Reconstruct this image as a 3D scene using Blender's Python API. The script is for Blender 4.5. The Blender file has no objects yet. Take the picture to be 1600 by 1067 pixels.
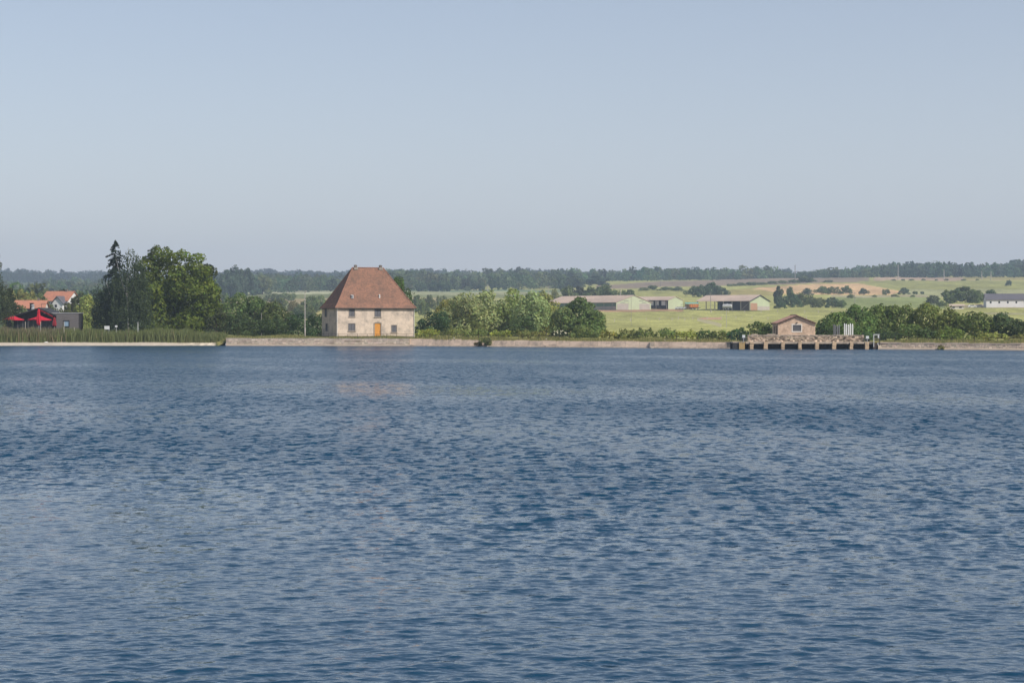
import bpy, math, random
import numpy as np
from mathutils import Vector, Matrix

# ------------------------------------------------------------------ camera, sky, sun, exposure
F = 3111.0          # focal length in photo pixels (70 mm on a 36 mm wide sensor)
CH = 4.15           # eye height above the water
HY = 507.0          # photo row of the eye-level horizon
scene = bpy.context.scene
C = scene.collection
cam_d = bpy.data.cameras.new('camera'); cam = bpy.data.objects.new('camera', cam_d); C.objects.link(cam)
cam_d.sensor_width = 36.0; cam_d.lens = 36.0 * F / 1600.0
cam_d.clip_start = 0.5; cam_d.clip_end = 20000
cam.location = (0, 0, CH); cam.rotation_euler = (math.radians(90), 0, 0)
cam_d.shift_y = -(533.5 - HY) / 1600.0
scene.camera = cam

SUN_EL, SUN_AZ = math.radians(43), math.radians(50)     # azimuth: to the right of straight behind the camera
SUN = Vector((math.sin(SUN_AZ) * math.cos(SUN_EL), -math.cos(SUN_AZ) * math.cos(SUN_EL), math.sin(SUN_EL)))
world = bpy.data.worlds.new('World'); scene.world = world; world.use_nodes = True
wn = world.node_tree; wn.nodes.clear()
sky = wn.nodes.new('ShaderNodeTexSky'); sky.sky_type = 'NISHITA'; sky.sun_disc = False
sky.sun_elevation = SUN_EL; sky.sun_rotation = math.pi - SUN_AZ
sky.air_density = 0.9; sky.dust_density = 0.4; sky.ozone_density = 1.8; sky.altitude = 0
tint = wn.nodes.new('ShaderNodeMix'); tint.data_type = 'RGBA'; tint.blend_type = 'MULTIPLY'
tint.inputs[0].default_value = 1.0; tint.inputs[7].default_value = (1.06, 0.985, 0.935, 1)
bg = wn.nodes.new('ShaderNodeBackground'); bg.inputs[1].default_value = 0.118
wo = wn.nodes.new('ShaderNodeOutputWorld')
wn.links.new(sky.outputs[0], tint.inputs[6])
veil = wn.nodes.new('ShaderNodeMix'); veil.data_type = 'RGBA'; veil.inputs[0].default_value = 0.2      # summer haze layer: thin overhead, thicker through the long slant path near the horizon
veil.inputs[7].default_value = (6.1, 5.85, 6.3, 1); wn.links.new(tint.outputs[2], veil.inputs[6]); wn.links.new(veil.outputs[2], bg.inputs[0])
wn.links.new(bg.outputs[0], wo.inputs[0])
def wmath(op, a, b=None):
    n = wn.nodes.new('ShaderNodeMath'); n.operation = op
    for i, v in enumerate((a, b)):
        if v is None: continue
        if isinstance(v, (int, float)): n.inputs[i].default_value = v
        else: wn.links.new(v, n.inputs[i])
    return n.outputs[0]
wtc = wn.nodes.new('ShaderNodeTexCoord'); wsep = wn.nodes.new('ShaderNodeSeparateXYZ'); wn.links.new(wtc.outputs['Generated'], wsep.inputs[0])
air = wmath('DIVIDE', -0.058, wmath('ADD', wmath('MAXIMUM', wsep.outputs['Z'], 0.0), 0.02))
wn.links.new(wmath('SUBTRACT', 1.0, wmath('POWER', 2.71828, air)), veil.inputs[0])
sd = bpy.data.lights.new('sun', 'SUN'); sun = bpy.data.objects.new('sun', sd); C.objects.link(sun)
sd.energy = 4.6; sd.angle = math.radians(0.6); sd.color = (1.0, 0.94, 0.85)
sun.rotation_euler = SUN.to_track_quat('Z', 'Y').to_euler(); sun.location = (60, -60, 120)
vs = scene.view_settings
vs.view_transform = 'Standard'; vs.look = 'None'; vs.gamma = 1.0; vs.exposure = 0.0; vs.use_curve_mapping = False
scene.render.engine = 'CYCLES'
cy = scene.cycles
cy.max_bounces = 6; cy.diffuse_bounces = 2; cy.glossy_bounces = 2; cy.transmission_bounces = 4; cy.transparent_max_bounces = 6
cy.volume_bounces = 0; cy.use_denoising = True; cy.caustics_reflective = False; cy.caustics_refractive = False
cy.sample_clamp_indirect = 4.0

RNG = np.random.default_rng(7)
rnd = random.Random(5)

# ------------------------------------------------------------------ helpers
def wx(px, Y): return (px - 800.0) / F * Y
def wz(py, Y): return CH + (HY - py) / F * Y

def tag(o, label=None, cat=None, group=None, kind=None):
    if label: o['label'] = label
    if cat: o['category'] = cat
    if group: o['group'] = group
    if kind: o['kind'] = kind
    return o

def empty(name, loc, rz=0.0):
    o = bpy.data.objects.new(name, None); C.objects.link(o)
    o.location = loc; o.rotation_euler = (0, 0, rz); o.empty_display_size = 0.5
    return o

def link(name, me, mat=None, parent=None):
    o = bpy.data.objects.new(name, me); C.objects.link(o)
    if mat is not None and not me.materials: me.materials.append(mat)
    if parent is not None: o.parent = parent
    return o

def np_mesh(name, V, Q, col=None, smooth=False):
    me = bpy.data.meshes.new(name)
    V = np.ascontiguousarray(V, dtype=np.float32); Q = np.ascontiguousarray(Q, dtype=np.int32)
    n, k = Q.shape
    me.vertices.add(len(V)); me.vertices.foreach_set('co', V.ravel())
    me.loops.add(n * k); me.loops.foreach_set('vertex_index', Q.ravel())
    me.polygons.add(n); me.polygons.foreach_set('loop_start', np.arange(0, n * k, k, dtype=np.int32))
    me.polygons.foreach_set('loop_total', np.full(n, k, dtype=np.int32))
    me.polygons.foreach_set('use_smooth', np.full(n, smooth, dtype=bool))
    if col is not None:
        a = me.color_attributes.new('Col', 'FLOAT_COLOR', 'POINT')
        c4 = np.ones((len(V), 4), dtype=np.float32); c4[:, :3] = col
        a.data.foreach_set('color', c4.ravel())
    me.update(calc_edges=True)
    return me

class MB:
    def __init__(s): s.v = []; s.f = []
    def add(s, vs_, fs):
        o = len(s.v); s.v += [tuple(v) for v in vs_]; s.f += [tuple(i + o for i in f) for f in fs]; return s
    def quad(s, a, b, c, d): return s.add([a, b, c, d], [(0, 1, 2, 3)])
    def tri(s, a, b, c): return s.add([a, b, c], [(0, 1, 2)])
    def hexa(s, p): # 8 points: bottom 4, top 4
        return s.add(p, [(3, 2, 1, 0), (4, 5, 6, 7), (0, 1, 5, 4), (1, 2, 6, 5), (2, 3, 7, 6), (3, 0, 4, 7)])
    def box(s, x0, x1, y0, y1, z0, z1, j=0.0):
        p = [(x0, y0, z0), (x1, y0, z0), (x1, y1, z0), (x0, y1, z0), (x0, y0, z1), (x1, y0, z1), (x1, y1, z1), (x0, y1, z1)]
        if j: p = [tuple(c + rnd.uniform(-j, j) for c in q) for q in p]
        return s.hexa(p)
    def bar(s, a, b, w, h=None):
        a = Vector(a); b = Vector(b); d = (b - a).normalized(); h = h or w
        up = Vector((0, 0, 1)) if abs(d.z) < .95 else Vector((0, 1, 0))
        r = d.cross(up).normalized() * (w / 2); u = r.cross(d).normalized() * (h / 2)
        return s.hexa([a - r - u, a + r - u, b + r - u, b - r - u, a - r + u, a + r + u, b + r + u, b - r + u])
    def tube(s, pts, rad, n=7, cap=True):
        pts = [Vector(p) for p in pts]; o = len(s.v)
        for i, p in enumerate(pts):
            d = (pts[min(i + 1, len(pts) - 1)] - pts[max(i - 1, 0)]).normalized()
            up = Vector((0, 0, 1)) if abs(d.z) < .9 else Vector((0, 1, 0))
            a = d.cross(up).normalized(); b = a.cross(d)
            r = rad[i] if hasattr(rad, '__len__') else rad
            for k in range(n):
                t = 2 * math.pi * k / n; s.v.append(tuple(p + a * math.cos(t) * r + b * math.sin(t) * r))
        for i in range(len(pts) - 1):
            for k in range(n):
                k2 = (k + 1) % n
                s.f.append((o + i * n + k, o + i * n + k2, o + (i + 1) * n + k2, o + (i + 1) * n + k))
        if cap:
            s.f.append(tuple(o + k for k in range(n))[::-1]); s.f.append(tuple(o + (len(pts) - 1) * n + k for k in range(n)))
        return s
    def prism(s, poly, y0, y1): # polygon in xz extruded along y
        n = len(poly); vs_ = [(x, y0, z) for x, z in poly] + [(x, y1, z) for x, z in poly]
        fs = [tuple(range(n)), tuple(range(2 * n - 1, n - 1, -1))]
        for i in range(n):
            k = (i + 1) % n; fs.append((i, i + n, k + n, k))
        return s.add(vs_, fs)
    def lathe(s, prof, n=10, c=(0, 0, 0)):
        o = len(s.v)
        for r, z in prof:
            for k in range(n):
                t = 2 * math.pi * k / n; s.v.append((c[0] + r * math.cos(t), c[1] + r * math.sin(t), c[2] + z))
        for i in range(len(prof) - 1):
            for k in range(n):
                k2 = (k + 1) % n; s.f.append((o + i * n + k, o + i * n + k2, o + (i + 1) * n + k2, o + (i + 1) * n + k))
        return s
    def panel(s, P, wid, hei, ops, depth):
        """wall face with real openings; P(a, z, d) maps along / up / inward to a point"""
        xs = sorted({0, wid, *[o[0] for o in ops], *[o[1] for o in ops]}); zs = sorted({0, hei, *[o[2] for o in ops], *[o[3] for o in ops]})
        for i in range(len(xs) - 1):
            for k in range(len(zs) - 1):
                cx, cz = (xs[i] + xs[i + 1]) / 2, (zs[k] + zs[k + 1]) / 2
                if any(o[0] < cx < o[1] and o[2] < cz < o[3] for o in ops): continue
                s.quad(P(xs[i], zs[k], 0), P(xs[i + 1], zs[k], 0), P(xs[i + 1], zs[k + 1], 0), P(xs[i], zs[k + 1], 0))
        for a, b, c, d in ops:
            s.quad(P(a, c, 0), P(a, d, 0), P(a, d, depth), P(a, c, depth)); s.quad(P(b, c, 0), P(b, c, depth), P(b, d, depth), P(b, d, 0))
            s.quad(P(a, d, 0), P(b, d, 0), P(b, d, depth), P(a, d, depth)); s.quad(P(a, c, 0), P(a, c, depth), P(b, c, depth), P(b, c, 0))
        return s
    def build(s, name, mat, parent=None, smooth=False, tone=None):
        me = bpy.data.meshes.new(name); me.from_pydata(s.v, [], s.f); me.update()
        if tone:   # each 8-cornered stone gets its own natural tone
            a = me.color_attributes.new('Col', 'FLOAT_COLOR', 'POINT'); n = len(s.v) // 8
            c = np.ones((n, 8, 4), np.float32); c[:, :, :3] = (1 + tone * RNG.normal(size=(n, 1, 1)) + .02 * RNG.normal(size=(n, 1, 3))).clip(.25, 1.9); a.data.foreach_set('color', c.ravel())
        if smooth: me.polygons.foreach_set('use_smooth', [True] * len(me.polygons))
        return link(name, me, mat, parent)

# ------------------------------------------------------------------ materials
def nodes_of(m):
    m.use_nodes = True; nt = m.node_tree; nt.nodes.clear(); return nt

def mat(name, c1, c2=None, scale=1.5, rough=0.85, bump=0.0, bscale=8.0, stain=None, stain_scale=0.4, stain_amt=0.5, metal=0.0, stretch=(1, 1, 1), detail=5, tone=False):
    m = bpy.data.materials.new(name); nt = nodes_of(m); N = nt.nodes.new; L = nt.links.new
    out = N('ShaderNodeOutputMaterial'); b = N('ShaderNodeBsdfPrincipled'); L(b.outputs[0], out.inputs[0])
    b.inputs['Roughness'].default_value = rough; b.inputs['Metallic'].default_value = metal
    b.inputs['Specular IOR Level'].default_value = 0.3
    c1 = (*c1, 1); c2 = (*(c2 or tuple(x * 0.75 for x in c1[:3])), 1)
    tc = N('ShaderNodeTexCoord'); mp = N('ShaderNodeMapping'); mp.inputs['Scale'].default_value = stretch; L(tc.outputs['Object'], mp.inputs[0])
    n1 = N('ShaderNodeTexNoise'); n1.inputs['Scale'].default_value = scale; n1.inputs['Detail'].default_value = detail; n1.inputs['Roughness'].default_value = 0.65
    L(mp.outputs[0], n1.inputs['Vector'])
    r = N('ShaderNodeValToRGB'); r.color_ramp.elements[0].position = 0.32; r.color_ramp.elements[1].position = 0.68
    r.color_ramp.elements[0].color = c1; r.color_ramp.elements[1].color = c2; L(n1.outputs[0], r.inputs[0])
    col = r.outputs[0]
    if stain is not None:
        n2 = N('ShaderNodeTexNoise'); n2.inputs['Scale'].default_value = stain_scale; n2.inputs['Detail'].default_value = 6; n2.inputs['Roughness'].default_value = .7
        L(mp.outputs[0], n2.inputs['Vector'])
        mr = N('ShaderNodeMapRange'); mr.inputs[1].default_value = 0.48; mr.inputs[2].default_value = 0.68; mr.inputs[4].default_value = stain_amt; L(n2.outputs[0], mr.inputs[0])
        mx = N('ShaderNodeMix'); mx.data_type = 'RGBA'; L(mr.outputs[0], mx.inputs[0]); L(col, mx.inputs[6]); mx.inputs[7].default_value = (*stain, 1); col = mx.outputs[2]
    if tone:
        at = N('ShaderNodeAttribute'); at.attribute_name = 'Col'; mt = N('ShaderNodeMix'); mt.data_type = 'RGBA'; mt.blend_type = 'MULTIPLY'; mt.inputs[0].default_value = 1
        L(col, mt.inputs[6]); L(at.outputs['Color'], mt.inputs[7]); col = mt.outputs[2]
    L(col, b.inputs['Base Color'])
    if bump:
        n3 = N('ShaderNodeTexNoise'); n3.inputs['Scale'].default_value = bscale; n3.inputs['Detail'].default_value = 4; L(tc.outputs['Object'], n3.inputs['Vector'])
        bp = N('ShaderNodeBump'); bp.inputs['Strength'].default_value = bump; bp.inputs['Distance'].default_value = 0.1; L(n3.outputs[0], bp.inputs['Height']); L(bp.outputs[0], b.inputs['Normal'])
    return m

def foliage_mat(name, trans=0.44):
    m = bpy.data.materials.new(name); nt = nodes_of(m); N = nt.nodes.new; L = nt.links.new
    out = N('ShaderNodeOutputMaterial'); at = N('ShaderNodeAttribute'); at.attribute_name = 'Col'
    oi = N('ShaderNodeObjectInfo'); hs = N('ShaderNodeHueSaturation')
    mr = N('ShaderNodeMapRange'); mr.inputs[3].default_value = 0.485; mr.inputs[4].default_value = 0.515; L(oi.outputs['Random'], mr.inputs[0]); L(mr.outputs[0], hs.inputs['Hue'])
    mv = N('ShaderNodeMapRange'); mv.inputs[3].default_value = 0.9; mv.inputs[4].default_value = 1.1; L(oi.outputs['Random'], mv.inputs[0]); L(mv.outputs[0], hs.inputs['Value'])
    L(at.outputs['Color'], hs.inputs['Color'])
    d = N('ShaderNodeBsdfPrincipled'); d.inputs['Roughness'].default_value = 0.6; d.inputs['Specular IOR Level'].default_value = 0.25
    t = N('ShaderNodeBsdfTranslucent'); mx = N('ShaderNodeMixShader'); mx.inputs[0].default_value = trans
    L(hs.outputs[0], d.inputs['Base Color']); L(hs.outputs[0], t.inputs['Color'])
    L(d.outputs[0], mx.inputs[1]); L(t.outputs[0], mx.inputs[2]); L(mx.outputs[0], out.inputs[0])
    return m

def attr_ground(name):
    m = bpy.data.materials.new(name); nt = nodes_of(m); N = nt.nodes.new; L = nt.links.new
    out = N('ShaderNodeOutputMaterial'); b = N('ShaderNodeBsdfPrincipled'); b.inputs['Roughness'].default_value = 0.95; b.inputs['Specular IOR Level'].default_value = 0.1
    at = N('ShaderNodeAttribute'); at.attribute_name = 'Col'; tc = N('ShaderNodeTexCoord')
    mp = N('ShaderNodeMapping'); mp.inputs['Scale'].default_value = (1, 0.25, 1); L(tc.outputs['Object'], mp.inputs[0])
    f = None
    for sc, lo, hi in ((0.02, 0.78, 1.2), (0.15, 0.74, 1.26), (1.2, 0.66, 1.34)):
        n = N('ShaderNodeTexNoise'); n.inputs['Scale'].default_value = sc; n.inputs['Detail'].default_value = 4; L(mp.outputs[0], n.inputs['Vector'])
        r = N('ShaderNodeMapRange'); r.inputs[1].default_value = .3; r.inputs[2].default_value = .7; r.inputs[3].default_value = lo; r.inputs[4].default_value = hi; L(n.outputs[0], r.inputs[0])
        if f is None: f = r.outputs[0]
        else:
            mu = N('ShaderNodeMath'); mu.operation = 'MULTIPLY'; L(f, mu.inputs[0]); L(r.outputs[0], mu.inputs[1]); f = mu.outputs[0]
    vm = N('ShaderNodeVectorMath'); vm.operation = 'SCALE'; L(at.outputs['Color'], vm.inputs[0]); L(f, vm.inputs['Scale'])
    L(vm.outputs[0], b.inputs['Base Color']); L(b.outputs[0], out.inputs[0])
    return m

def roof_mat(name, c1, c2, row=0.18, stain=(0.10, 0.075, 0.06)):
    m = bpy.data.materials.new(name); nt = nodes_of(m); N = nt.nodes.new; L = nt.links.new
    out = N('ShaderNodeOutputMaterial'); b = N('ShaderNodeBsdfPrincipled'); b.inputs['Roughness'].default_value = 0.9; b.inputs['Specular IOR Level'].default_value = 0.15
    tc = N('ShaderNodeTexCoord')
    n1 = N('ShaderNodeTexNoise'); n1.inputs['Scale'].default_value = 5.0; n1.inputs['Detail'].default_value = 3; L(tc.outputs['Object'], n1.inputs['Vector'])
    v = N('ShaderNodeTexVoronoi'); v.inputs['Scale'].default_value = 4.5; L(tc.outputs['Object'], v.inputs['Vector'])
    r = N('ShaderNodeMix'); r.data_type = 'RGBA'; r.inputs[6].default_value = (*c1, 1); r.inputs[7].default_value = (*c2, 1)
    sep = N('ShaderNodeSeparateColor'); L(v.outputs['Color'], sep.inputs[0]); L(sep.outputs[0], r.inputs[0])
    n2 = N('ShaderNodeTexNoise'); n2.inputs['Scale'].default_value = 0.5; n2.inputs['Detail'].default_value = 7; n2.inputs['Roughness'].default_value = .75; L(tc.outputs['Object'], n2.inputs['Vector'])
    mr = N('ShaderNodeMapRange'); mr.inputs[1].default_value = .44; mr.inputs[2].default_value = .72; mr.inputs[4].default_value = .75; L(n2.outputs[0], mr.inputs[0])
    mx = N('ShaderNodeMix'); mx.data_type = 'RGBA'; L(mr.outputs[0], mx.inputs[0]); L(r.outputs[2], mx.inputs[6]); mx.inputs[7].default_value = (*stain, 1)
    L(mx.outputs[2], b.inputs['Base Color'])
    w = N('ShaderNodeTexWave'); w.wave_type = 'BANDS'; w.bands_direction = 'Z'; w.wave_profile = 'SAW'; w.inputs['Scale'].default_value = 0.314 / row; w.inputs['Distortion'].default_value = .6
    L(tc.outputs['Object'], w.inputs['Vector'])
    ad = N('ShaderNodeMath'); ad.operation = 'ADD'; L(w.outputs[0], ad.inputs[0]); L(n1.outputs[0], ad.inputs[1])
    bp = N('ShaderNodeBump'); bp.inputs['Strength'].default_value = .45; bp.inputs['Distance'].default_value = .06; L(ad.outputs[0], bp.inputs['Height']); L(bp.outputs[0], b.inputs['Normal'])
    L(b.outputs[0], out.inputs[0])
    return m

def water_mat():
    m = bpy.data.materials.new('lake_water'); nt = nodes_of(m); N = nt.nodes.new; L = nt.links.new
    out = N('ShaderNodeOutputMaterial'); b = N('ShaderNodeBsdfPrincipled')
    b.inputs['Base Color'].default_value = (0.003, 0.040, 0.082, 1); b.inputs['Roughness'].default_value = 0.07; b.inputs['IOR'].default_value = 1.333
    b.inputs['Specular IOR Level'].default_value = 0.5
    tc = N('ShaderNodeTexCoord'); at = N('ShaderNodeAttribute'); at.attribute_name = 'Col'
    sp = N('ShaderNodeSeparateColor'); L(at.outputs['Color'], sp.inputs[0]); h = None
    mp = N('ShaderNodeMapping'); mp.inputs['Scale'].default_value = (0.6, 1, 1); L(tc.outputs['Object'], mp.inputs[0])
    n = N('ShaderNodeTexNoise'); n.inputs['Scale'].default_value = 8.0; n.inputs['Detail'].default_value = 2; L(mp.outputs[0], n.inputs['Vector'])
    bp = N('ShaderNodeBump'); bp.inputs['Distance'].default_value = 0.018; bp.inputs['Strength'].default_value = 1.0; L(n.outputs[0], bp.inputs['Height'])
    # ripples finer than the mesh can carry far out: slopes drawn from noise fields
    nrm = bp.outputs[0]
    for sc, st, k in ((3.4, (.9, .6, 1), 3.1), (1.2, (1, .3, 1), .8), (0.5, (.9, .2, 1), 0.4)):
        mp = N('ShaderNodeMapping'); mp.inputs['Scale'].default_value = st; L(tc.outputs['Object'], mp.inputs[0])
        n = N('ShaderNodeTexNoise'); n.inputs['Scale'].default_value = sc; n.inputs['Detail'].default_value = 3; n.inputs['Roughness'].default_value = .6; L(mp.outputs[0], n.inputs['Vector'])
        sb = N('ShaderNodeVectorMath'); sb.operation = 'SUBTRACT'; sb.inputs[1].default_value = (.5, .5, .5); L(n.outputs['Color'], sb.inputs[0])
        ml = N('ShaderNodeVectorMath'); ml.operation = 'MULTIPLY'; ml.inputs[1].default_value = (k, k, 0); L(sb.outputs[0], ml.inputs[0])
        sl = N('ShaderNodeVectorMath'); sl.operation = 'SCALE'; L(ml.outputs[0], sl.inputs[0]); L(sp.outputs[0], sl.inputs['Scale'])
        ad = N('ShaderNodeVectorMath'); ad.operation = 'ADD'; L(nrm, ad.inputs[0]); L(sl.outputs[0], ad.inputs[1]); nrm = ad.outputs[0]
    nz = N('ShaderNodeVectorMath'); nz.operation = 'NORMALIZE'; L(nrm, nz.inputs[0]); bp = nz
    mr = N('ShaderNodeMapRange'); mr.inputs[1].default_value = 0.3; mr.inputs[3].default_value = 0.03; mr.inputs[4].default_value = 0.25; L(sp.outputs[0], mr.inputs[0]); L(mr.outputs[0], b.inputs['Roughness'])
    L(bp.outputs[0], b.inputs['Normal']); L(b.outputs[0], out.inputs[0])
    return m

M = {}
M['leaf'] = foliage_mat('leaf'); M['reed'] = foliage_mat('reed', 0.2)
M['ground'] = attr_ground('ground_cover')
M['water'] = water_mat()
M['bark'] = mat('bark', (0.10, 0.075, 0.055), (0.05, 0.04, 0.03), scale=4, bump=.4)
M['birch_bark'] = mat('birch_bark', (0.42, 0.40, 0.36), (0.22, 0.20, 0.18), scale=3, stretch=(1, 1, 2))
M['plaster'] = mat('old_plaster', (0.73, 0.595, 0.475), (0.54, 0.44, 0.35), scale=1.1, bump=.3, bscale=5, stain=(0.30, 0.26, 0.22), stain_scale=0.5, stain_amt=.85, detail=8)
M['stone_trim'] = mat('stone_trim', (0.36, 0.31, 0.26), (0.26, 0.22, 0.18), scale=3)
M['roof'] = roof_mat('old_roof_tiles', (0.33, 0.170, 0.110), (0.20, 0.115, 0.083))
M['red_roof'] = roof_mat('red_roof_tiles', (0.52, 0.23, 0.145), (0.40, 0.17, 0.11), stain=(0.28, 0.15, 0.11))
M['hut_roof'] = roof_mat('hut_roof_tiles', (0.60, 0.35, 0.26), (0.48, 0.28, 0.20), stain=(0.33, 0.2, 0.15))
M['hip'] = roof_mat('hip_tiles', (0.36, 0.19, 0.13), (0.25, 0.13, 0.095))
M['shutter'] = mat('grey_shutter', (0.17, 0.165, 0.175), (0.11, 0.11, 0.12), scale=3, stretch=(4, 4, 1))
M['door_wood'] = mat('orange_door', (0.72, 0.33, 0.07), (0.60, 0.26, 0.05), scale=3, stretch=(5, 5, .6))
M['dark_metal'] = mat('dark_metal', (0.05, 0.05, 0.05), (0.03, 0.03, 0.03), rough=.6)
M['rust'] = mat('rusty_iron', (0.09, 0.06, 0.045), (0.05, 0.04, 0.035), rough=.8)
M['white'] = mat('white_paint', (0.74, 0.74, 0.71), (0.62, 0.62, 0.6), scale=2, rough=.6)
M['grey_pipe'] = mat('grey_zinc', (0.48, 0.47, 0.46), (0.36, 0.36, 0.36), rough=.5)
M['mortar'] = mat('mortar', (0.36, 0.29, 0.22), (0.26, 0.21, 0.16), scale=2)
M['chimney'] = mat('chimney_stone', (0.22, 0.18, 0.15), (0.13, 0.11, 0.10), scale=3)
M['stone_a'] = mat('embankment_stone', (0.47, 0.40, 0.33), (0.33, 0.27, 0.22), scale=0.9, bump=.3, stain=(0.17, 0.15, 0.12), stain_scale=.8, stain_amt=.7)
M['stone_b'] = mat('pale_embankment_stone', (0.58, 0.47, 0.37), (0.45, 0.35, 0.27), scale=0.8, bump=.3, stain=(0.27, 0.22, 0.17), stain_scale=.5, stain_amt=.6)
M['slope'] = mat('concrete_slope', (0.78, 0.59, 0.44), (0.64, 0.48, 0.36), scale=0.7, bump=.2, stain=(0.30, 0.24, 0.19), stain_scale=.35, stain_amt=.7)
M['rubble'] = mat('sluice_rubble', (0.40, 0.30, 0.20), (0.16, 0.12, 0.09), scale=1.9, bump=.5, stain=(0.07, 0.06, 0.045), stain_scale=1.1, stain_amt=.85)
M['sandstone'] = mat('sandstone_pier', (0.68, 0.49, 0.31), (0.52, 0.37, 0.24), scale=1.4, bump=.3, stain=(0.20, 0.16, 0.11), stain_scale=1.2, stain_amt=.6)
M['concrete'] = mat('sluice_concrete', (0.56, 0.45, 0.34), (0.40, 0.32, 0.25), scale=1.5, stain=(0.13, 0.11, 0.09), stain_scale=1, stain_amt=.6)
M['hut_wall'] = mat('hut_stone_wall', (0.68, 0.50, 0.36), (0.50, 0.36, 0.26), scale=2.5, bump=.5, bscale=3, stain=(0.24, 0.17, 0.12), stain_scale=1.5, stain_amt=.6)
M['stone_a_t'] = mat('embankment_stones', (0.60, 0.49, 0.39), (0.46, 0.37, 0.29), scale=0.9, bump=.3, stain=(0.2, 0.17, 0.14), stain_scale=.5, stain_amt=.5, tone=True)
M['stone_b_t'] = mat('pale_embankment_stones', (0.74, 0.59, 0.45), (0.58, 0.46, 0.35), scale=0.8, bump=.3, stain=(0.3, 0.25, 0.2), stain_scale=.4, stain_amt=.4, tone=True)
M['rubble_t'] = mat('sluice_rubble_stones', (0.60, 0.45, 0.32), (0.38, 0.28, 0.20), scale=1.9, bump=.4, stain=(0.1, 0.085, 0.065), stain_scale=.9, stain_amt=.6, tone=True)
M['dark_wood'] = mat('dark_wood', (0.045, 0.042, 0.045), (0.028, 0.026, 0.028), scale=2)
M['dark_roof'] = mat('dark_roofing', (0.045, 0.045, 0.05), (0.03, 0.03, 0.033), scale=1.2, rough=.8)
M['grey_wood'] = mat('weathered_cladding', (0.185, 0.165, 0.16), (0.13, 0.118, 0.115), scale=1.5, stretch=(.5, .5, 6))
M['glass'] = mat('dark_glass', (0.02, 0.024, 0.03), (0.015, 0.018, 0.022), rough=.12)
M['pane_blue'] = mat('pale_blue_pane', (0.30, 0.42, 0.52), (0.24, 0.34, 0.44), rough=.25)
M['red_cloth'] = mat('red_canvas', (0.56, 0.016, 0.04), (0.45, 0.012, 0.03), rough=.8)
M['dark_red_cloth'] = mat('dark_red_canvas', (0.30, 0.02, 0.03), (0.2, 0.015, 0.02), rough=.8)
M['barn_green'] = mat('pale_green_sheet', (0.47, 0.52, 0.34), (0.42, 0.46, 0.30), scale=.3, rough=.6)
M['barn_shaded_green'] = mat('shaded_green_sheet', (0.13, 0.20, 0.14), (0.10, 0.16, 0.12), scale=.3, rough=.6)  # green sheeting with the shade under the eave put into its colour
M['barn_roof'] = mat('pinkish_fibre_roof', (0.56, 0.44, 0.35), (0.46, 0.36, 0.29), scale=.12, stretch=(1, 1, 1), stain=(0.27, 0.22, 0.19), stain_scale=.08)
M['barn_concrete'] = mat('barn_concrete', (0.44, 0.39, 0.34), (0.36, 0.32, 0.28), scale=.3)
M['brick_panel'] = mat('brick_panel', (0.42, 0.25, 0.16), (0.35, 0.20, 0.13), scale=.6)
M['slate'] = mat('slate_roof', (0.135, 0.125, 0.14), (0.11, 0.105, 0.12), scale=.2)
M['white_wall'] = mat('white_render', (0.78, 0.76, 0.74), (0.68, 0.66, 0.64), scale=.2)
M['cream_wall'] = mat('cream_render', (0.74, 0.68, 0.60), (0.66, 0.60, 0.52), scale=.3)
M['orange_paint'] = mat('orange_paint', (0.70, 0.24, 0.05), (0.55, 0.18, 0.05), rough=.5)
M['teal'] = mat('teal_sheet', (0.16, 0.48, 0.42), (0.13, 0.4, 0.35), rough=.5)
M['grey_sheet'] = mat('grey_sheet', (0.46, 0.46, 0.46), (0.34, 0.34, 0.34), scale=.6, rough=.5)
M['rubber'] = mat('rubber', (0.03, 0.03, 0.03), (0.02, 0.02, 0.02))
M['pole_wood'] = mat('grey_pole', (0.30, 0.28, 0.26), (0.22, 0.2, 0.19))
M['pole_concrete'] = mat('pale_concrete_pole', (0.46, 0.42, 0.37), (0.34, 0.31, 0.28), scale=2)
M['dark_green_mesh'] = mat('dark_green_fence', (0.025, 0.06, 0.045), (0.02, 0.045, 0.035), rough=.6)
M['plank'] = mat('yellowish_planks', (0.52, 0.36, 0.16), (0.40, 0.28, 0.13), scale=2, stretch=(5, 5, .7))
M['flower'] = mat('cream_flowers', (0.62, 0.58, 0.42), (0.5, 0.47, 0.32), scale=2)
M['sand'] = mat('sand', (0.58, 0.50, 0.40), (0.46, 0.39, 0.30), scale=.6, bump=.2)
M['wet_sand'] = mat('wet_sand', (0.42, 0.34, 0.26), (0.30, 0.24, 0.18), scale=.8)
M['beige_post'] = mat('bleached_post', (0.55, 0.49, 0.40), (0.45, 0.40, 0.33))

# ------------------------------------------------------------------ the lie of the land
S_PX = np.array([-900, 0, 350, 640, 870, 1140, 1165, 1375, 1600, 2400.0])
S_Y = np.array([396, 391, 391, 386, 366, 344, 339, 335, 321, 298.0])
def shore(px): return np.interp(px, S_PX, S_Y)
def crest(px): return np.interp(px, [350, 640, 750, 1000, 2400], [1.42, 1.40, 1.22, 1.12, 1.10])   # height of the dam crown
O_PX, O_Y = [-900, 0, 350, 640, 1000, 1150, 1375, 1600, 2400], [386, 380, 384, 378, 346, 334, 330, 316, 290]
def set_back(px, Y): return Y + (float(shore(px)) - float(np.interp(px, O_PX, O_Y)) if Y < 480 else 0.0)   # keeps the planting behind the crown

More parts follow.
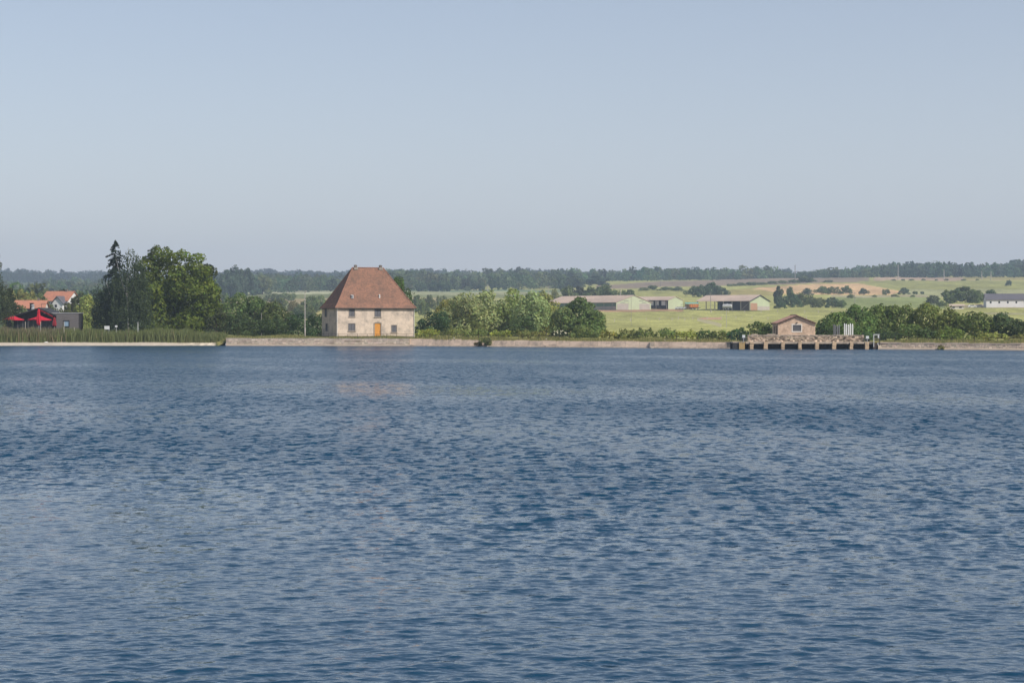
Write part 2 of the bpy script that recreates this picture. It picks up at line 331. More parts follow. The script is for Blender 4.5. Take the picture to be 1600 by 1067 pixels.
T_Y = np.array([430, 600, 800, 1000, 1100, 1400, 1700, 2000, 2300, 2600, 3400, 4500, 6500.0])
T_PX = np.array([-300, 0, 170, 400, 640, 860, 960, 1100, 1250, 1400, 1530, 1650, 2000.0])
T = np.array([
 # 430   600  800   1000 1100 1400 1700 2000  2300  2600  3400 4500 6500
 [524.5, 516, 508,  499, 494, 483, 473, 464,  457,  451,  440, 433, 436],
 [524.5, 516, 508,  499, 494, 483, 473, 464,  457,  451,  440, 433, 436],
 [524.5, 516, 508,  499, 494, 483, 473, 464,  457,  451,  440, 433, 436],
 [524.5, 518, 510,  499, 493, 478, 466, 457.5, 454, 450,  441, 434, 437],
 [524.5, 518, 510,  499, 493, 478, 466, 456,  449,  443,  437.5, 436, 438],
 [524.5, 519, 507,  493, 486, 472, 461, 453.5, 447, 443,  438, 436.5, 438],
 [524.5, 519, 506,  491, 484, 468, 456, 447,  441,  439,  437.5, 437, 438],
 [524.5, 519, 506,  491, 484, 468, 456, 446,  439,  437,  437, 437, 438],
 [524.5, 519, 506,  491, 484, 470, 457, 443.5, 435, 434.5, 436, 437, 438],
 [524.5, 519, 504,  487, 480, 466, 455, 442,  434,  431,  431, 432, 434],
 [524.5, 518, 502,  480.5, 475, 464, 454, 441, 434,  430,  429, 430, 432],
 [524.5, 518, 502,  480, 474, 463, 453, 440,  434,  430,  428, 429, 431],
 [524.5, 518, 502,  480, 474, 463, 453, 440,  434,  430,  428, 429, 431]])
LT = np.log(T_Y)
def ypix(px, Y):
    px = np.asarray(px, float); ly = np.log(np.maximum(np.asarray(Y, float), 431.0)); px, ly = np.broadcast_arrays(px, ly)
    i = np.clip(np.searchsorted(T_PX, px) - 1, 0, len(T_PX) - 2); j = np.clip(np.searchsorted(LT, ly) - 1, 0, len(LT) - 2)
    a = np.clip((px - T_PX[i]) / (T_PX[i + 1] - T_PX[i]), 0, 1); a = a * a * (3 - 2 * a)
    b = np.clip((ly - LT[j]) / (LT[j + 1] - LT[j]), 0, 1)
    return (T[i, j] * (1 - a) + T[i + 1, j] * a) * (1 - b) + (T[i, j + 1] * (1 - a) + T[i + 1, j + 1] * a) * b
def ground_z(px, Y):
    px = np.asarray(px, float); Y = np.asarray(Y, float)
    far = CH + (HY - ypix(px, Y)) / F * Y
    d = Y - shore(px)
    beach = np.interp(d, [-3, 0, 4, 20, 40], [-1.2, -0.25, 0.5, 1.1, 1.75])
    cr = crest(px); dam = np.where(d < 1.5, .35 + (cr - .38) * np.clip(d, 0, 1.5) / 1.5, cr - .03 + np.interp(d, [1.5, 8, 40], [0, .13, .35]))
    w = np.clip((px - 335) / 25, 0, 1)
    near = beach * (1 - w) + dam * w
    k = np.clip((Y - 435) / 120, 0, 1)
    und = 0.12 * np.sin(px * .021 + Y * .013) + .1 * np.sin(px * .05 - Y * .021)
    return near * (1 - k) + far * k + und * np.clip((d - 8) / 60, 0, 1)

# terrain sheet
pxs = np.concatenate([np.arange(-900, -40, 30), np.arange(-40, 1640, 3.5), np.arange(1640, 2401, 30)])
g = np.concatenate([[0.0, 1.2, 1.8, 3, 4.5, 7, 10, 14, 20, 28, 40], 40 * np.exp(np.linspace(0.06, math.log(6100 / 40.0), 270))])
PX, G = np.meshgrid(pxs, g)
YY = shore(PX) + 1.45 * np.clip((PX - 335) / 25, 0, 1) + G
XX = (PX - 800) / F * YY
ZZ = ground_z(PX, YY)
YP = HY - (ZZ - CH) * F / YY

def inpoly(x, y, poly):
    c = np.zeros(x.shape, bool); n = len(poly); j = n - 1
    for i in range(n):
        xi, yi = poly[i]; xj, yj = poly[j]
        t = ((yi > y) != (yj > y)) & (x < (xj - xi) * (y - yi) / ((yj - yi) or 1e-9) + xi)
        c ^= t; j = i
    return c
base = np.zeros(PX.shape + (3,)); base[:] = (0.36, 0.35, 0.115)
def paint(poly, c): base[inpoly(PX, YP + 0.6 * np.sin(PX * .05), poly)] = c
def band(x0, x1, y0, y1, c): paint([(x0, y0), (x1, y0), (x1, y1), (x0, y1)], c)
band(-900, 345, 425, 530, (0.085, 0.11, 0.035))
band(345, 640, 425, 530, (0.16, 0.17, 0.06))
band(345, 640, 485, 500, (0.36, 0.31, 0.11))
band(345, 640, 466, 474, (0.34, 0.27, 0.13))
band(345, 640, 454.2, 459, (0.46, 0.45, 0.27))
band(640, 880, 452.8, 456, (0.17, 0.22, 0.12)); band(640, 880, 456, 461, (0.33, 0.33, 0.17)); band(640, 880, 461, 466, (0.22, 0.23, 0.09))
band(640, 700, 466, 474, (0.36, 0.29, 0.13)); band(640, 860, 474, 490, (0.30, 0.29, 0.09))
band(728, 756, 443, 453, (0.52, 0.46, 0.2))
paint([(930, 451.5), (985, 450.5), (1100, 447), (1280, 442.5), (1360, 440), (1360, 433), (1240, 433), (1100, 437.5), (985, 442), (930, 446)], (0.27, 0.205, 0.14))
paint([(1172, 451), (1240, 445), (1345, 442.5), (1412, 457), (1390, 461), (1240, 461)], (0.62, 0.41, 0.21))
paint([(1135, 462), (1135, 454), (1172, 451), (1250, 461.5)], (0.36, 0.30, 0.10))
band(1364, 1572, 433, 438.3, (0.42, 0.30, 0.20)); band(1505, 2400, 433, 438, (0.34, 0.29, 0.10)); band(1364, 1505, 436, 438.3, (0.42, 0.30, 0.20))
paint([(1340, 438.3), (2400, 438.3), (2400, 452), (1395, 452), (1345, 441.5)], (0.30, 0.295, 0.095)); band(1415, 2400, 452, 463.5, (0.35, 0.345, 0.16))
paint([(1300, 466), (1330, 463.5), (1470, 464.5), (1480, 482), (1310, 482)], (0.235, 0.265, 0.09)); band(1300, 1450, 461.5, 464.5, (0.34, 0.29, 0.17))
band(935, 1068, 483.2, 487, (0.36, 0.22, 0.13)); band(1094, 1128, 495.5, 499, (0.45, 0.28, 0.17))
band(1505, 2400, 476, 481.5, (0.33, 0.27, 0.16)); band(1530, 2400, 489, 491, (0.35, 0.32, 0.18))
# lakeside strip: rough grass on the dam crown
dS = YY - shore(PX); base[(dS < 28) & (PX > 340)] = (0.27, 0.24, 0.08)
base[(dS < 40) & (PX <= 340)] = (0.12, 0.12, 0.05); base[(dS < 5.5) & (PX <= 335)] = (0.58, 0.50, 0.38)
nr, nc = PX.shape
V = np.stack([XX, YY, ZZ], -1).reshape(-1, 3)
idx = np.arange(nr * nc).reshape(nr, nc)
Q = np.stack([idx[:-1, :-1], idx[:-1, 1:], idx[1:, 1:], idx[1:, :-1]], -1).reshape(-1, 4)
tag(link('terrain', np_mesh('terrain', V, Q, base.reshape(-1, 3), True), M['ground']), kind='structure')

# the near bank behind and under the camera
gx = np.linspace(-160, 160, 33); gy = np.array([-150, -60, -20, -6, 0, 3, 5, 7, 8.5])
gz = np.array([3.2, 2.9, 2.7, 2.6, 2.5, 1.9, 1.0, 0.1, -0.8])
GX, GY = np.meshgrid(gx, gy); GZ = np.repeat(gz[:, None], len(gx), 1) + .05 * np.sin(GX * .7 + GY)
idx = np.arange(GX.size).reshape(GX.shape)
Q = np.stack([idx[:-1, :-1], idx[:-1, 1:], idx[1:, 1:], idx[1:, :-1]], -1).reshape(-1, 4)
tag(link('near_bank', np_mesh('near_bank', np.stack([GX, GY, GZ], -1).reshape(-1, 3), Q, np.tile((0.1, 0.11, 0.04), (GX.size, 1)), True), M['ground']), kind='structure')

# ------------------------------------------------------------------ the lake: a wind-rippled surface
def lake():
    ys = list(np.arange(7, 19, .25)) + [19.0]
    while ys[-1] < 402: ys.append(ys[-1] * (1.0016 if ys[-1] < 65 else 1.0021))
    ys = np.array(ys)
    us = np.concatenate([np.linspace(-.9, -.32, 24)[:-1], np.arange(-.32, .32, .0017), np.linspace(.32, .9, 24)])
    U, Y = np.meshgrid(us, ys); X = U * Y
    sp = np.where(Y < 65, .0017, .0021) * np.maximum(Y, 22)
    r = np.random.default_rng(11); n = 110
    lam = np.exp(r.uniform(math.log(0.13), math.log(1.3), n)); k = 2 * math.pi / lam
    th = r.normal(0, 0.72, n) + 0.10                 # the wind runs down the lake, towards the camera
    ph = r.uniform(0, 6.283, n)
    amp = WAVE * math.sqrt(2.0 / n) / k * np.where(lam < .34, 1.0, (lam / .34) ** -.7)
    gust = 1.0 + (0.22 * np.sin(X * .09 + Y * .13 + 1) + .18 * np.sin(X * .031 - Y * .061) + .12 * np.sin(X * .21 + Y * .05)) * 1.25 * np.clip(110 / Y, .2, 1)
    calm = np.exp(-(((X + 9) / 8) ** 2 + ((Y - 46) / 15) ** 2))      # a lull left of the centre
    gust = np.clip(gust, .6, 1.4) * (1 - .55 * calm)
    Z = np.zeros_like(X); got = np.zeros_like(X); DX = np.zeros_like(X); DY = np.zeros_like(X)
    for i in range(n):
        fade = np.clip((lam[i] / sp - 2.6) / 2.5, 0, 1)
        kx, ky = k[i] * math.sin(th[i]), -k[i] * math.cos(th[i])
        p = kx * X + ky * Y + ph[i] + .6 * np.sin(.23 * X + .19 * Y + i)
        cp = .5 * amp[i] * fade * np.cos(p); Z += amp[i] * fade * np.sin(p); DX += cp * math.sin(th[i]); DY -= cp * math.cos(th[i]); got += fade / n   # sharp crests, flat troughs
    Z *= gust * np.clip((400 - Y) / 20, .3, 1)
    nr, nc = X.shape; idx = np.arange(nr * nc).reshape(nr, nc)
    Q = np.stack([idx[:-1, :-1], idx[:-1, 1:], idx[1:, 1:], idx[1:, :-1]], -1).reshape(-1, 4)
    col = np.stack([(1 - got) * gust, gust, got], -1).reshape(-1, 3)   # ripples too fine for the mesh go to the bump
    o = link('water', np_mesh('water', np.stack([X + DX, Y + DY, Z], -1).reshape(-1, 3), Q, col, True), M['water'])
    tag(o, kind='structure')
WAVE = 0.225
lake()

# ------------------------------------------------------------------ foliage
def leaf_arrays(P, Nn, size, colr, rng, asp=0.75, tilt=0.40):
    n = len(P)
    Nn = Nn + tilt * rng.normal(size=(n, 3)); Nn /= np.linalg.norm(Nn, axis=1)[:, None] + 1e-9
    A = rng.normal(size=(n, 3)); T1 = np.cross(Nn, A); T1 /= np.linalg.norm(T1, axis=1)[:, None] + 1e-9
    T2 = np.cross(Nn, T1)
    s = (size * rng.uniform(.6, 1.35, n) / 2)[:, None] if np.isscalar(size) else (size * rng.uniform(.6, 1.35, n) / 2)[:, None]
    V = np.stack([P - T1 * s, P - T2 * s * asp, P + T1 * s, P + T2 * s * asp], 1).reshape(-1, 3)
    Qd = np.arange(4 * n).reshape(n, 4)
    return V, Qd, np.repeat(colr, 4, axis=0)

def sph(n, rng):
    d = rng.normal(size=(n, 3)); return d / np.linalg.norm(d, axis=1)[:, None]

def blobs_leaves(B, n, rng, col, var=0.20, shell=0.19, cull=True, stray=.06):
    B = np.asarray(B, float); area = (B[:, 3] * B[:, 4] + B[:, 3] * B[:, 5]); pr = area / area.sum()
    bi = rng.choice(len(B), n, p=pr); d = sph(n, rng)
    lump = 1 + 0.16 * np.sin(d[:, 0] * 5 + bi * 1.7) * np.sin(d[:, 1] * 5 + bi * 2.3) + .12 * np.sin(d[:, 2] * 9 + bi)
    rr = (1 - shell * rng.random(n) ** 1.6) * lump + (rng.random(n) < stray) * rng.uniform(0, .22, n)
    P = B[bi, :3] + d * B[bi, 3:6] * rr[:, None]
    Nn = d / B[bi, 3:6]; Nn /= np.linalg.norm(Nn, axis=1)[:, None]
    if cull:
        keep = np.ones(n, bool)
        for k in range(len(B)):
            q = (P - B[k, :3]) / (B[k, 3:6] * .72); keep &= ((q * q).sum(1) > 1) | (bi == k)
        P, Nn, bi = P[keep], Nn[keep], bi[keep]
    m = len(P); bl = rng.normal(0, var * .85, len(B))[bi]  # random tone per clump, also stands in for shading between clumps
    c = np.asarray(col)[None, :] * np.clip(1 + bl[:, None] + rng.normal(0, var, (m, 1)), .45, 1.9)
    c = c * (1 + rng.normal(0, .07, (m, 3)) * np.array([1.2, .5, .8])) + np.clip(bl, -.2, .3)[:, None] * np.array([.012, .006, 0])
    return P, Nn, np.clip(c, .004, .9)

def crown_blobs(shape, W, H, rng, N=None):
    B = []; R = W / 2
    if shape == 'bush': h0, N = 0.02, N or 16
    elif shape == 'willow': h0, N = 0.06, N or 30
    elif shape == 'tall': h0, N = 0.1, N or 26
    else: h0, N = 0.10, N or 34
    for i in range(N):
        h = rng.uniform(0, 1) ** .85
        if shape == 'bush': pr = math.sqrt(max(0.03, 1 - (h * .93) ** 2.2))
        elif shape == 'tall': pr = max(.25, (1 - (h * .9) ** 4) * (.75 + .25 * math.sin(h * 3.1)))
        elif shape == 'willow': pr = max(.22, (1 - (h * .93) ** 5) * (.82 + .18 * math.sin(h * 3.1)))
        else: pr = max(.16, math.sqrt(max(0.0, 1 - ((h - .40) / .62) ** 2)))
        br = rng.uniform(.13, .23) * min(W, 1.25 * H) * (0.72 + .35 * (1 - h))
        a = rng.uniform(0, 2 * math.pi); rad = max(0, R * 1.04 * pr - br * .6) * math.sqrt(rng.uniform(.4, 1))
        ez = rng.uniform(.7, 1.0) * (1.35 if shape in ('willow', 'tall') else 1)
        z = H * h0 + (H * (1 - h0) - br * ez) * h
        z = max(z, br * .6)
        B.append((rad * math.cos(a), rad * math.sin(a), z, br, br * rng.uniform(.85, 1.1), br * ez))
    B.append((0, 0, H * .45, R * .55, R * .55, H * .36))
    return B

def trunk_mesh(H, r, rng, limbs=5, spread=.25):
    m = MB(); top = H * .78
    pts = [(0, 0, -0.3)] + [(rng.normal(0, .012) * H * t, rng.normal(0, .012) * H * t, top * t) for t in (.15, .35, .6, .8, 1)]
    m.tube(pts, [r * 1.25, r, r * .85, r * .65, r * .4, r * .15], 7)
    for i in range(limbs):
        a = i * 2.4 + rng.uniform(0, .8); z0 = top * rng.uniform(.25, .7); L = H * rng.uniform(.5, 1) * spread
        m.tube([(0, 0, z0), (math.cos(a) * L * .5, math.sin(a) * L * .5, z0 + L * .55), (math.cos(a) * L, math.sin(a) * L, z0 + L * 1.2)], [r * .45, r * .3, r * .1], 5)
    return m

def crown_mesh(name, shape, W, H, leaf, rng, col, cover=2.0, N=None, var=.22, lobes=None):
    if lobes:   # several merged sub-crowns: (x, y, base height, width, top height)
        B = []
        for lx, ly, lz, lw, lt in lobes: B += [(b[0] + lx, b[1] + ly, b[2] + lz, *b[3:]) for b in crown_blobs(shape, lw, lt - lz, rng, N)]
    else: B = crown_blobs(shape, W, H, rng, N)
    n = int(cover * .34 * sum(4 * math.pi * (b[3] * b[5] + b[3] * b[4] + b[4] * b[5]) / 3 for b in B) / (0.36 * leaf * leaf))
    P, Nn, c = blobs_leaves(B, n, rng, col, var)
    P[:, 2] = np.maximum(P[:, 2], 0.02)
    v, q, cc = leaf_arrays(P, Nn, leaf, c, rng)
    return np_mesh(name, v, q, cc)

def tree(name, label, px, wpx, ytop, Y, shape, col, leaf=.42, cover=2.0, cat='tree', group=None, seed=0, N=None, bark='bark', trunk=True, var=.22, lobes=None):
    rng = np.random.default_rng(seed + int(px * 7) + int(Y)); Y = set_back(px, Y)
    zb = float(ground_z(px, Y)); s = Y / F; W = wpx * s; H = wz(ytop, Y) - zb
    r = empty(name, (wx(px, Y), Y, zb)); tag(r, label, cat, group)
    if trunk: trunk_mesh(H, max(.09, H * .022), rng, 5 if H > 3 else 3).build('trunk', M[bark], r)
    link('crown', crown_mesh('crown', shape, W, H, leaf, rng, col, cover, N, var, lobes and [((p - px) * s, dy, lz * H, w_ * s, wz(t_, Y) - zb) for p, dy, lz, w_, t_ in lobes]), M['leaf'], r)
    return r

# ------------------------------------------------------------------ the tall tile-roofed house on the dam
def pond_house():
    th = math.radians(20); s, c = math.sin(th), math.cos(th)
    Y0 = 396.0; X0 = wx(525.5, Y0); k = (647.5 - 800) / F; k2 = (503 - 800) / F
    W = (k * Y0 - X0) / (c - k * s); D = (X0 - k2 * Y0) / (s + k2 * c)
    zb = 1.55; H = wz(480.8, Y0) - zb; Hr = wz(418.6, Y0 + 8) - zb
    cx, cy_ = X0 + W / 2 * c - D / 2 * s, Y0 + W / 2 * s + D / 2 * c
    root = empty('pond_house', (cx, cy_, zb), th)
    tag(root, 'two-storey house with steep red-brown hipped roof and orange door by the water', 'house')
    hx, hy = W / 2, D / 2
    def fx(px): # along the front, solving the perspective
        q = (px - 800) / F; return (q * Y0 - X0) / (c - q * s)
    def zz(py): return wz(py, Y0 + 3) - zb
    front = [(fx(545.6), fx(554.0), zz(494.2), zz(483.4), 'u'), (fx(585.6), fx(594.8), zz(494.8), zz(482.2), 'u'),
             (fx(544.4), fx(554.6), zz(516.4), zz(505.8), 'l'), (fx(611.8), fx(619.6), zz(518.8), zz(508.4), 'l')]
    door = (fx(585.2), fx(595.0), 0.12, zz(505.2))
    side = [(D * .66, D * .78, zz(494.5), zz(483)), (D * .60, D * .73, zz(517), zz(506))]
    PF = lambda a, z, d: (a - hx, -hy + d, z)
    PL = lambda a, z, d: (-hx + d, -hy + a, z)
    PR = lambda a, z, d: (hx - d, -hy + a, z)
    PB = lambda a, z, d: (a - hx, hy - d, z)
    w = MB()
    w.panel(PF, W, H, [o[:4] for o in front] + [door], .22)
    w.panel(PL, D, H, side, .22); w.panel(PR, D, H, [(D * .3, D * .4, 3.6, 5)], .22); w.panel(PB, W, H, [], .2)
    w.quad(PF(0, H, 0), PF(W, H, 0), PB(W, H, 0), PB(0, H, 0))
    w.build('wall', M['plaster'], root)
    b = MB(); e = .05
    for x0, x1 in ((-hx - e, door[0] - hx - .12), (door[1] - hx + .12, hx + e)): b.box(x0, x1, -hy - e, -hy - .003, -.6, .32)
    b.box(-hx - e, -hx - .003, -hy, hy, -.6, .32)
    b.build('plinth', M['stone_trim'], root)
    # dark band on the wall top, standing in for the eave shadow
    MB().box(-hx - .04, hx + .04, -hy - .04, -hy - .004, H - .22, H - .02).build('eave_shade_band', M['stone_trim'], root)
    # roof with a soft flare at the eaves
    ov = .34; rl = 6.5; ze = H - .04
    rings = [(hx + ov, hy + ov, ze), (hx - .40, hy - .52, ze + .95)]
    m = MB(); A = []
    for ax, ay, z in rings: A.append([(-ax, -ay, z), (ax, -ay, z), (ax, ay, z), (-ax, ay, z)])
    rg = [(-rl / 2, 0, Hr), (rl / 2, 0, Hr)]
    for i in range(4): m.quad(A[0][i], A[0][(i + 1) % 4], A[1][(i + 1) % 4], A[1][i])
    m.quad(A[1][0], A[1][1], rg[1], rg[0]); m.quad(A[1][2], A[1][3], rg[0], rg[1]); m.tri(A[1][1], A[1][2], rg[1]); m.tri(A[1][3], A[1][0], rg[0])
    m.quad(*[(x, y, z - .1) for x, y, z in A[0][::-1]])
    for i in range(4):
        a, b_ = A[0][i], A[0][(i + 1) % 4]; m.quad((a[0], a[1], a[2] - .1), (b_[0], b_[1], b_[2] - .1), b_, a)
    roof = m.build('roof', M['roof'], root)
    for i in range(4):
        e_ = rg[0] if i in (0, 3) else rg[1]
        MB().tube([A[0][i], A[1][i], e_], .11, 6).build('hip_tiles', M['hip'], roof)
    h = MB()
    for i in range(16):
        x = -rl / 2 + rl * (i + .5) / 16; h.tube([(x - rl / 32 * 1.04, 0, Hr + .02), (x + rl / 32 * .98, 0, Hr + .0)], [.13, .11], 6)
    h.build('ridge_tiles', M['hip'], roof)
    for x in (-rl / 2 + .65, rl / 2 - .6):
        ch = MB(); ch.box(x - .26, x + .26, -.26, .26, Hr - .35, Hr + .42); ch.box(x - .31, x + .31, -.31, .31, Hr + .42, Hr + .5)
        ch.box(x - .16, x + .16, -.16, .16, Hr + .5, Hr + .6)
        o = ch.build('chimney', M['chimney'], roof)
        f = MB(); f.box(x - .42, x + .42, -.45, .42, Hr - .42, Hr + .04); f.build('chimney_flashing', M['stone_trim'], roof)
    def on_front(px, py): # a point on the front roof slope
        x = fx(px) - hx; z = zz(py) + .35; t = (z - (ze + .95)) / (Hr - ze - .95); y = -(hy - .52) * (1 - t); return x, y, z
    for px, py, kind in ((552.8, 466.3, 'hatch'), (596, 466.3, 'vent')):
        x, y, z = on_front(px, py); d = MB()
        if kind == 'hatch':
            d.hexa([(x - .25, y - .45, z - .35), (x + .25, y - .45, z - .35), (x + .25, y + .5, z - .35), (x - .25, y + .5, z - .35), (x - .25, y - .35, z + .3), (x + .25, y - .35, z + .3), (x + .25, y + .6, z + .42), (x - .25, y + .6, z + .42)])
            o = d.build('roof_hatch', M['grey_pipe'], roof)
            MB().quad((x - .19, y - .452, z - .28), (x + .02, y - .452, z - .28), (x + .02, y - .36, z + .24), (x - .19, y - .36, z + .24)).build('roof_pane', M['glass'], roof)
        else:
            d.tube([(x, y, z - .35), (x, y - .1, z + .35)], [.2, .13], 8); d.tube([(x, y - .1, z + .35), (x, y - .1, z + .5)], [.2, .05], 8)
            d.build('roof_vent', M['white'], roof)
    gt = MB(); gt.tube([(-hx - ov, -hy - ov - .07, ze - .08), (hx + ov, -hy - ov - .07, ze - .08)], .075, 6); gt.tube([(-hx - ov - .07, -hy - ov, ze - .08), (-hx - ov - .07, hy + ov, ze - .08)], .075, 6)
    gt.build('gutter', M['dark_metal'], root)
    for x in (-hx + .13, hx - .1):
        p = MB(); p.tube([(x, -hy - ov - .05, ze - .12), (x, -hy - .12, ze - .6), (x, -hy - .12, .1)], .055, 6); p.build('downpipe', M['white'], root)
    # windows: stone surround, two grey shutters each
    def window(P, a, b_, z0, z1, shut):
        wd = MB(); t = .12
        for u0, u1, v0, v1 in ((a - t, a, z0 - t, z1 + t), (b_, b_ + t, z0 - t, z1 + t), (a, b_, z1, z1 + t), (a, b_, z0 - t, z0)):
            p = [P(u0, v0, -.035), P(u1, v0, -.035), P(u1, v0, .1), P(u0, v0, .1), P(u0, v1, -.035), P(u1, v1, -.035), P(u1, v1, .1), P(u0, v1, .1)]
            wd.hexa(p)
        fr = wd.build('window', M['stone_trim'], root)
        MB().quad(P(a, z0, .2), P(b_, z0, .2), P(b_, z1, .2), P(a, z1, .2)).build('pane', M['glass'], fr)
        mid = (a + b_) / 2
        for u0, u1 in ((a + .02, mid - .025), (mid + .025, b_ - .02)):
            sh = MB(); sh.hexa([P(u0, z0 + .02, .05), P(u1, z0 + .02, .05), P(u1, z0 + .02, .1), P(u0, z0 + .02, .1), P(u0, z1 - .02, .05), P(u1, z1 - .02, .05), P(u1, z1 - .02, .1), P(u0, z1 - .02, .1)])
            for q in (.22, .75):
                zc = z0 + (z1 - z0) * q; sh.hexa([P(u0, zc - .05, .02), P(u1, zc - .05, .02), P(u1, zc - .05, .05), P(u0, zc - .05, .05), P(u0, zc + .05, .02), P(u1, zc + .05, .02), P(u1, zc + .05, .05), P(u0, zc + .05, .05)])
            sh.build('shutter', M['shutter'], fr)
        if shut:
            sl = MB(); sl.hexa([P(a - .2, z0 - .2, -.14), P(b_ + .2, z0 - .2, -.14), P(b_ + .2, z0 - .2, 0), P(a - .2, z0 - .2, 0), P(a - .2, z0 - .122, -.14), P(b_ + .2, z0 - .122, -.14), P(b_ + .2, z0 - .122, 0), P(a - .2, z0 - .122, 0)])
            sl.build('sill', M['stone_trim'], fr)
    for a, b_, z0, z1, kd in front: window(PF, a, b_, z0, z1, True)
    for a, b_, z0, z1 in side: window(PL, a, b_, z0, z1, False)
    # orange door with an arched stone surround
    a, b_, z0, z1 = door; t = .2; d = MB()
    for u0, u1 in ((a - t, a + .03), (b_ - .03, b_ + t)): d.box(u0 - hx, u1 - hx, -hy - .06, -hy + .1, 0, z1)
    n = 9; mid = (a + b_) / 2; hw = (b_ - a) / 2
    arc = [(mid - hx + (hw + t) * math.cos(math.pi * i / n), z1 + .32 * math.sin(math.pi * i / n)) for i in range(n + 1)]
    inn = [(mid - hx + hw * math.cos(math.pi * i / n), z1 - .12 + .22 * math.sin(math.pi * i / n)) for i in range(n + 1)]
    for i in range(n):
        (x0, q0), (x1, q1) = arc[i], arc[i + 1]; (x2, q2), (x3, q3) = inn[i], inn[i + 1]
        d.hexa([(x3, -hy - .06, q3), (x2, -hy - .06, q2), (x2, -hy + .1, q2), (x3, -hy + .1, q3), (x1, -hy - .06, q1), (x0, -hy - .06, q0), (x0, -hy + .1, q0), (x1, -hy + .1, q1)])
    fr = d.build('door_surround', M['stone_trim'], root)
    dm = MB(); nb = 6
    for i in range(nb):
        x0 = a + (b_ - a) * i / nb + .008; x1 = a + (b_ - a) * (i + 1) / nb - .008; dm.box(x0 - hx, x1 - hx, -hy + .08, -hy + .14, .1, z1)
    dm.box(a - hx, b_ - hx, -hy + .06, -hy + .08, .5, .62); dm.box(a - hx, b_ - hx, -hy + .06, -hy + .08, z1 - .6, z1 - .48)
    dr = dm.build('door', M['door_wood'], root)
    MB().box(b_ - hx - .2, b_ - hx - .14, -hy + .02, -hy + .08, 1.05, 1.25).build('handle', M['dark_metal'], dr)
    MB().box(a - hx - .3, b_ - hx + .3, -hy - .55, -hy - .06, -.4, .1).build('doorstep', M['stone_trim'], root)
pond_house()

# ------------------------------------------------------------------ embankment along the dam
def along(px0, px1, step):
    """points every step metres along the shoreline"""
    out = []; px = px0
    while px <= px1:
        Y = float(shore(px)); out.append((px, wx(px, Y), Y)); px += step * F / Y * .97
    return out
def rubble_wall(name, label, px0, px1, m_stone, m_core, top, batter=.55, seed=1):
    r = random.Random(seed); pts = along(px0, px1, 1.0)
    mid = pts[len(pts) // 2]; root = empty(name, (mid[1], mid[2], 0)); tag(root, label, 'wall')
    ox, oy = mid[1], mid[2]
    def at(px, z, d): # on the battered face, d inward
        Y = float(shore(px)); Y2 = Y + batter * max(z + .3, 0) / (top + .3) + d; return (wx(px, Y) * (Y2 / Y) - ox, Y2 - oy, z)
    core = MB(); q = along(px0, px1, 3.0); q.append((px1, 0, 0))
    for a, b in zip(q, q[1:]):
        core.hexa([at(a[0], -1, .09), at(b[0], -1, .09), at(b[0], -1, 1.6), at(a[0], -1, 1.6), at(a[0], top - .12, .09), at(b[0], top - .12, .09), at(b[0], top - .12, 1.3), at(a[0], top - .12, 1.3)])
    core.build('core', M[m_core], root)
    st = MB(); z = -.5
    while z < top - .2:
        hh = r.uniform(.26, .38); hh = min(hh, top - .14 - z); px = px0
        while px < px1:
            w = r.uniform(.35, .85); p1 = min(px1, px + w * F / 350); e = .6; o = r.uniform(-.05, .03); g = .025 * F / 350
            j = lambda: r.uniform(-.02, .02)
            st.hexa([at(px + g, z + .02 + j(), o), at(p1 - g, z + .02 + j(), o + j()), at(p1 - g, z + .02, .16), at(px + g, z + .02, .16),
                     at(px + g, z + hh - .02 + j(), o + j()), at(p1 - g, z + hh - .02 + j(), o), at(p1 - g, z + hh - .02, .16), at(px + g, z + hh - .02, .16)])
            px = p1
        z += hh
    tag(st.build('stones', M[m_stone + '_t'], root, tone=.17), kind='stuff')
    px = px0; cp = None
    while px < px1:
        p1 = min(px1, px + r.uniform(1.5, 2.4) * F / 350); o = r.uniform(-.04, .03); dz = r.uniform(-.06, .05)
        cpn = MB().hexa([at(px + .2, top - .13, o - .04), at(p1 - .2, top - .13, o - .04), at(p1 - .2, top - .13, .6), at(px + .2, top - .13, .6),
                   at(px + .2, top + .06 + dz, o - .04), at(p1 - .2, top + .06 + dz, o - .04), at(p1 - .2, top + .06 + dz, .6), at(px + .2, top + .06 + dz, .6)])
        cpn.build('coping_stone', M[m_stone], root); px = p1
    ft = MB()
    for a, b in zip(q, q[1:]):
        w0, w1 = r.uniform(.5, 1.1), r.uniform(.5, 1.1)
        ft.quad(at(a[0], -.5, -w0 - 1.2), at(b[0], -.5, -w1 - 1.2), at(b[0], .30, .0), at(a[0], .30, .0))
    ft.build('footing', M['wet_sand'], root)
    return root
rubble_wall('embankment_wall', 'grey-brown rubble embankment wall from the reeds to below the house', 353, 640, 'stone_a', 'mortar', 1.40, seed=3)
rubble_wall('embankment_wall', 'pale beige stone embankment wall running right of the sluice', 1372, 2050, 'stone_b', 'mortar', 1.08, seed=4)

